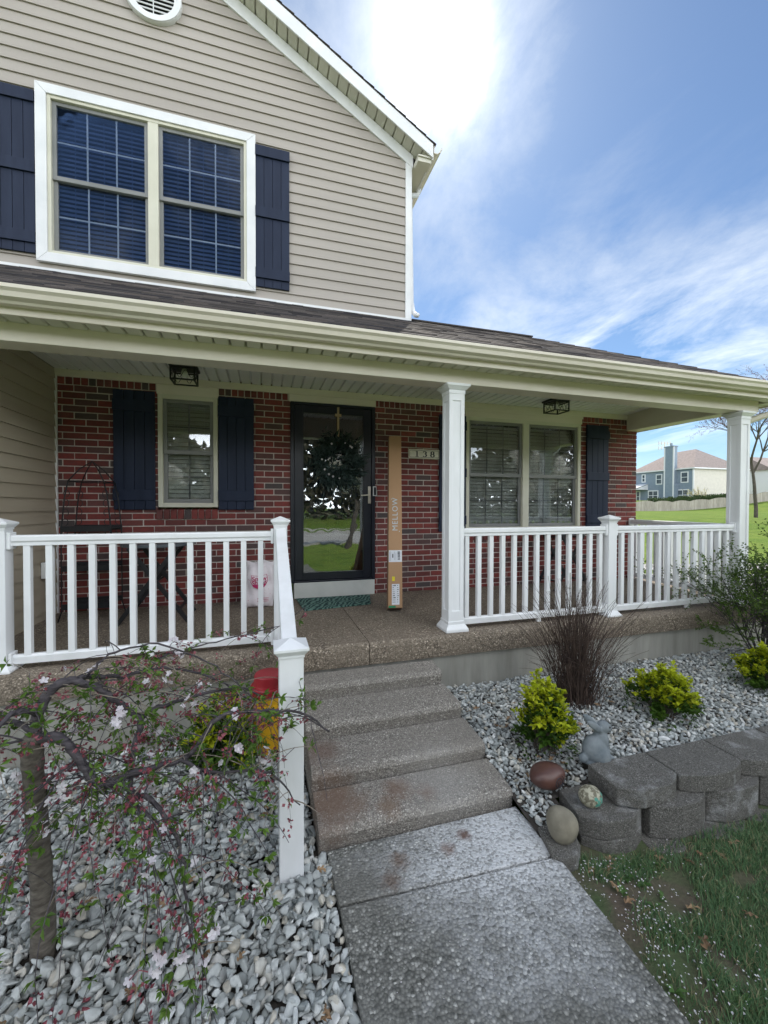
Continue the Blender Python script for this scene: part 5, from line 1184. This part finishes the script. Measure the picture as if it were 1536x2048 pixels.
s.build('branches', BARK, bs); lf.build('leaves', BUSHL, bs)

# ------------------------------------------------------------------ far scene
def limb_tree(name, lab, base, h, seed, leaf_m, leaf_name, lean=(0, 0), spread=.75, twigs=5, bud=.06, nbud=2, trunk_r=.17, first=.28, group=None, trunk_m=FARBARK):
    random.seed(seed); t = thing(name, lab, 'tree', base, group); tr = B(); br_ = B(); lv = B()
    def go(p, d, ln, r, lev):
        n = 5; pts = [p]
        for k in range(n): d = (d+Vector((random.gauss(0, .07), random.gauss(0, .07), random.gauss(.02, .05)))).normalized(); p = p+d*ln/n; pts.append(p)
        (tr if lev == 0 else br_).tube(pts, [r*(1-.38*k/n) for k in range(n+1)], 8 if lev < 2 else (5 if lev < 3 else 3), cap=False)
        if lev >= twigs-1:
            for q in pts[1:]:
                for _ in range(nbud): o = Vector((random.gauss(0, .10), random.gauss(0, .10), random.gauss(0, .10))); lv.leaf(q+o*(bud*12 if nbud > 3 else bud*5), Vector((random.gauss(0, 1), random.gauss(0, 1), random.gauss(0, 1))), Vector((random.gauss(0, 1), random.gauss(0, 1), 1)), bud*random.uniform(.6, 1.3), bud*.7)
        if lev < twigs:
            for k in range(4 if lev in (1, 2) else 3):
                q = pts[random.choice((2, 3, 4, 5)) if lev else random.choice((4, 5, 5))]; a = random.uniform(0, 6.28); u_ = d.orthogonal().normalized(); w_ = d.cross(u_)
                dd = (d+(u_*math.cos(a)+w_*math.sin(a))*random.uniform(.45, 1.0)*spread+Vector((0, 0, .12))).normalized(); go(q, dd, ln*random.uniform(.58, .82), r*.58, lev+1)
    go(Vector(base)-Vector((0, 0, .1)), Vector((lean[0], lean[1], 1)).normalized(), h*first, trunk_r, 0)
    tr.build('trunk', trunk_m, t); br_.build('branches', trunk_m, t); lv.build(leaf_name, leaf_m, t)
limb_tree('maple_tree', 'tall bare maple with reddish buds on the sunny lawn beyond the porch', (28.3, 13.6, float(gz(28.3, 13.6))), 18.5, 5, BUDR, 'buds', (-.02, .02), .95, 6, .06, 1, .11, .20)
for k, (x, y, h) in enumerate(((-6.0, -15.0+3.2, 7.0), (1.4, -11.6, 6.6), (11.5, -12.6, 7.2))):
    limb_tree('blossom_tree', ('white blossoming tree on the verge, left of the photographer', 'white blossoming tree on the verge, straight behind the photographer', 'white blossoming tree on the verge, far to the right')[k], (x, y, float(gz(x, y))), h, 40+k, BLOSSOM, 'blossoms', (.25 if k == 1 else .05, .0), .85, 4, .055, 40, .14, .26, 'blossom trees along the street')
# neighbour house
def neighbour():
    hx, hy = 73.95, 51.2; zb, ze, zp = 1.9, 8.15, 12.3; W_, D_ = 13.5, 13.0
    t = thing('neighbour_house', 'blue and beige two storey house with tall chimney beyond the fence', 'house', (hx, hy, zb))
    s = B(); s.face([(hx, hy+D_, zb), (hx, hy, zb), (hx, hy, ze), (hx, hy+D_, ze)]); s.face([(hx+W_, hy+D_, zb), (hx, hy+D_, zb), (hx, hy+D_, ze), (hx+W_, hy+D_, ze)]); s.build('blue_wall', NBLUE, t)
    s = B(); s.face([(hx, hy, zb), (hx+W_, hy, zb), (hx+W_, hy, ze), (hx, hy, ze)]); s.face([(hx+W_, hy, zb), (hx+W_, hy+D_, zb), (hx+W_, hy+D_, ze), (hx+W_, hy, ze)]); s.build('beige_wall', NBEIGE, t)
    o = .45; x0, x1, y0, y1 = hx-o, hx+W_+o, hy-o, hy+D_+o; rx0, rx1, ry = hx+5.6, hx+W_-5.6, hy+D_/2-1.4
    s = B(); e = [(x0, y0, ze), (x1, y0, ze), (x1, y1, ze), (x0, y1, ze)]; r0, r1 = (hx+5.7, hy+3.8, zp), (hx+5.7, hy+9.0, zp-.2)
    s.face([e[3], e[0], r0, r1]); s.face([e[0], e[1], r0]); s.face([e[1], e[2], r1, r0]); s.face([e[2], e[3], r1]); s.face(e[::-1]); s.build('roof', NROOF, t)
    s = B(); s.box(x0, x0+.06, y0, y1, ze-.18, ze+.04); s.box(x0, x1, y0-.06, y0, ze-.18, ze+.04); s.box(hx-.12, hx+.02, hy-.14, hy+.10, zb, ze-.1); s.build('white_trim', NWHITE, t)
    cy0, cy1 = hy+3.1, hy+4.9; s = B(); s.prism([(hx-.95, cy0-.35), (hx, cy0-.35), (hx, cy1+.35), (hx-.95, cy1+.35)][::1], zb, zb+3.3); s.prism([(hx-.95, cy0), (hx-.0, cy0), (hx-.0, cy1), (hx-.95, cy1)], zb+3.3, zp+.1); s.box(hx-1.05, hx+.1, cy0-.1, cy1+.1, zp+.1, zp+.3); s.box(hx-.6, hx-.3, cy0+.7, cy0+1.0, zp+.3, zp+.9); ch = s.build('chimney', NBLUE, t)
    s = B()
    for y in (cy0, cy1): s.box(hx-1.0, hx-.9, y-.12, y+.12, zb, zp+.1)
    s.build('corner_board', NWHITE, ch)
    def win_(y0_, y1_, z0_, z1_, n):
        q = B(); q.box(hx-.10, hx-.02, y0_-.14, y1_+.14, z0_-.14, z1_+.14); wn = q.build('window', NWHITE, t); q = B(); m_ = n
        for i in range(m_):
            for j in range(2):
                a = y0_+(y1_-y0_)*i/m_+.06; c = y0_+(y1_-y0_)*(i+1)/m_-.06; d = z0_+(z1_-z0_)*j/2+.05; f_ = z0_+(z1_-z0_)*(j+1)/2-.05; q.face([(hx-.11, c, d), (hx-.11, a, d), (hx-.11, a, f_), (hx-.11, c, f_)])
        q.build('pane', NPANE, wn)
    win_(hy+1.0, hy+2.2, zb+3.7, zb+5.5, 1); win_(hy+.9, hy+2.9, zb+.3, zb+2.2, 2); win_(hy+6.2, hy+7.3, zb+3.6, zb+5.4, 1); win_(hy+7.0, hy+9.0, zb+.4, zb+2.2, 2); win_(hy+9.9, hy+10.5, zb+4.2, zb+5.6, 1); win_(hy+11.1, hy+11.8, zb+.1, zb+2.2, 1)
    s = B(); s.face([(hx-3.4, hy+9.2, zb+2.7), (hx-3.4, hy+18, zb+2.7), (hx, hy+18, zb+3.7), (hx, hy+9.2, zb+3.7)][::-1]); s.box(hx-3.5, hx-3.35, hy+9.2, hy+18, zb+2.5, zb+2.74); s.box(hx-3.4, hx-3.1, hy+9.5, hy+9.8, zb, zb+2.5); s.face([(hx-3.4, hy+9.25, zb+2.5), (hx, hy+9.25, zb+2.5), (hx, hy+9.25, zb+3.6)]); s.build('patio_roof', NWHITE, t)
    hx, hy, zb = 97, 50, 2.2
    t = thing('neighbour_house', 'white house with grey roof at the far right behind the maple', 'house', (hx, hy, zb))
    s = B(); s.box(hx-4, hx+9, hy, hy+9, zb, zb+6); s.build('wall', NWHITE, t); s = B(); s.extr([(hy-.5, zb+6), (hy+9.5, zb+6), (hy+4.5, zb+9)], 0, hx-4.5, hx+9.5); s.build('roof', NROOF, t)
    for x in (hx-1.6, hx+3.4):
        for z in (1.0, 3.9): q = B(); q.box(x, x+1.3, hy-.05, hy+.0, zb+z, zb+z+1.5); wn = q.build('window', NWHITE, t); q = B(); q.face([(x+.1, hy-.06, zb+z+.1), (x+1.2, hy-.06, zb+z+.1), (x+1.2, hy-.06, zb+z+1.4), (x+.1, hy-.06, zb+z+1.4)]); q.build('pane', NPANE, wn)
neighbour()
fc = thing('fence', 'weathered grey wooden fence with scalloped top across the sunny lawn', 'fence', (60, 41.6, .3))
way = [(38, 42.9), (50.86, 42.4), (60.36, 41.7), (67.1, 40.8), (76.8, 40.9), (90, 40.5)]
panels = []
for (ax, ay), (bx_, by_) in zip(way[:-1], way[1:]):
    L_ = math.hypot(bx_-ax, by_-ay); n = max(1, round(L_/2.9))
    for k in range(n): panels.append((ax+(bx_-ax)*k/n, ay+(by_-ay)*k/n, ax+(bx_-ax)*(k+1)/n, ay+(by_-ay)*(k+1)/n))
for ax, ay, bx_, by_ in panels:
    s = B(); n = 19
    for k in range(n):
        t0, t1 = k/n, (k+.92)/n; tm = (t0+t1)/2; h = 1.32+.22*(1-(2*tm-1)**2)+random.uniform(-.01, .01)
        p = (ax+(bx_-ax)*t0, ay+(by_-ay)*t0); q = (ax+(bx_-ax)*t1, ay+(by_-ay)*t1); z = float(gz(*p))
        s.hexa([(p[0], p[1], z-.1), (q[0], q[1], z-.1), (q[0], q[1]+.03, z-.1), (p[0], p[1]+.03, z-.1), (p[0], p[1], z+h), (q[0], q[1], z+h), (q[0], q[1]+.03, z+h), (p[0], p[1]+.03, z+h)])
    s.build('fence_panel', FENCEW, fc)
random.seed(51)
hd = thing('hedge', 'dark clipped hedge behind the scalloped fence', 'hedge', (66, 45.3, 1.5)); s = B()
for k in range(7000):
    u = random.random(); x = 57+20*u; zt = 2.15+1.05*u+.15*math.sin(u*40); zb_ = float(gz(x, 45.4)); p = (x, 45.4+random.uniform(-.8, .8), random.uniform(zb_, zt)); s.leaf(p, (random.gauss(0, 1), random.gauss(0, 1), random.gauss(.3, .7)), (0, -1, .4), random.uniform(.18, .34), .2)
s.build('foliage', HEDGE, hd)
ys_ = thing('yellow_shrub', 'pale yellow flowering shrub against the beige neighbour wall', 'shrub', (69, 46.4, 1.6)); s = B(); q = B()
for k in range(40):
    b0 = Vector((69+random.gauss(0, .6), 46.4, 1.4)); e = b0+Vector((random.gauss(0, 1.5), random.gauss(0, .4), random.uniform(1.4, 2.9))); s.tube([b0, (b0+e)/2+Vector((0, 0, .2)), e], .02, 3)
    for _ in range(14): p = b0+(e-b0)*random.uniform(.5, 1)+Vector((random.gauss(0, .15), 0, random.gauss(0, .15))); q.leaf(p, (random.gauss(0, 1), random.gauss(0, 1), random.gauss(0, 1)), (0, -1, .3), .14, .1)
s.build('branches', FARBARK, ys_); q.build('flowers', leafmat('pale_yellow_flower', (.55, .5, .18), (.65, .6, .3), .2), ys_)
tw_ = thing('antenna_mast', 'thin cell tower mast rising behind the blue house', 'mast', (186.9, 148.6, 5)); s = B(); s.tube([(186.9, 148.6, 5), (186.9, 148.6, 32.3)], .28, 6); s.build('mast_pole', NBEIGE, tw_); s = B()
for z in (29.6, 32.0): s.bar((184.2, 149.4, z), (189.6, 147.8, z), .28, .28); [s.bar((184.2+k*1.35, 149.4-k*.4, z-.9), (184.2+k*1.35, 149.4-k*.4, z+.9), .22, .3, (0, 1, 0)) for k in range(5)]
s.build('antenna', NBEIGE, tw_)

random.seed(61)
s = B()
for k in range(42000):
    x = random.uniform(-75, 75); hh = 8.5+1.5*math.sin(x*.21)+1.5*math.sin(x*.53+1); y = -37+random.gauss(0, 1.6); z0 = float(gz(x, y)); z = z0+hh*random.random()**.75
    s.leaf((x, y, z), (random.gauss(0, 1), random.gauss(0, 1), random.gauss(.3, 1)), (random.gauss(0, 1), 1, random.gauss(0, .5)), random.uniform(.5, 1.2), random.uniform(.3, .6))
tag(s.build('woods', leafmat('budding_woods', (.085, .075, .05), (.16, .15, .10), .45)), 'budding woods beyond the street behind the photographer', None, None, 'stuff')
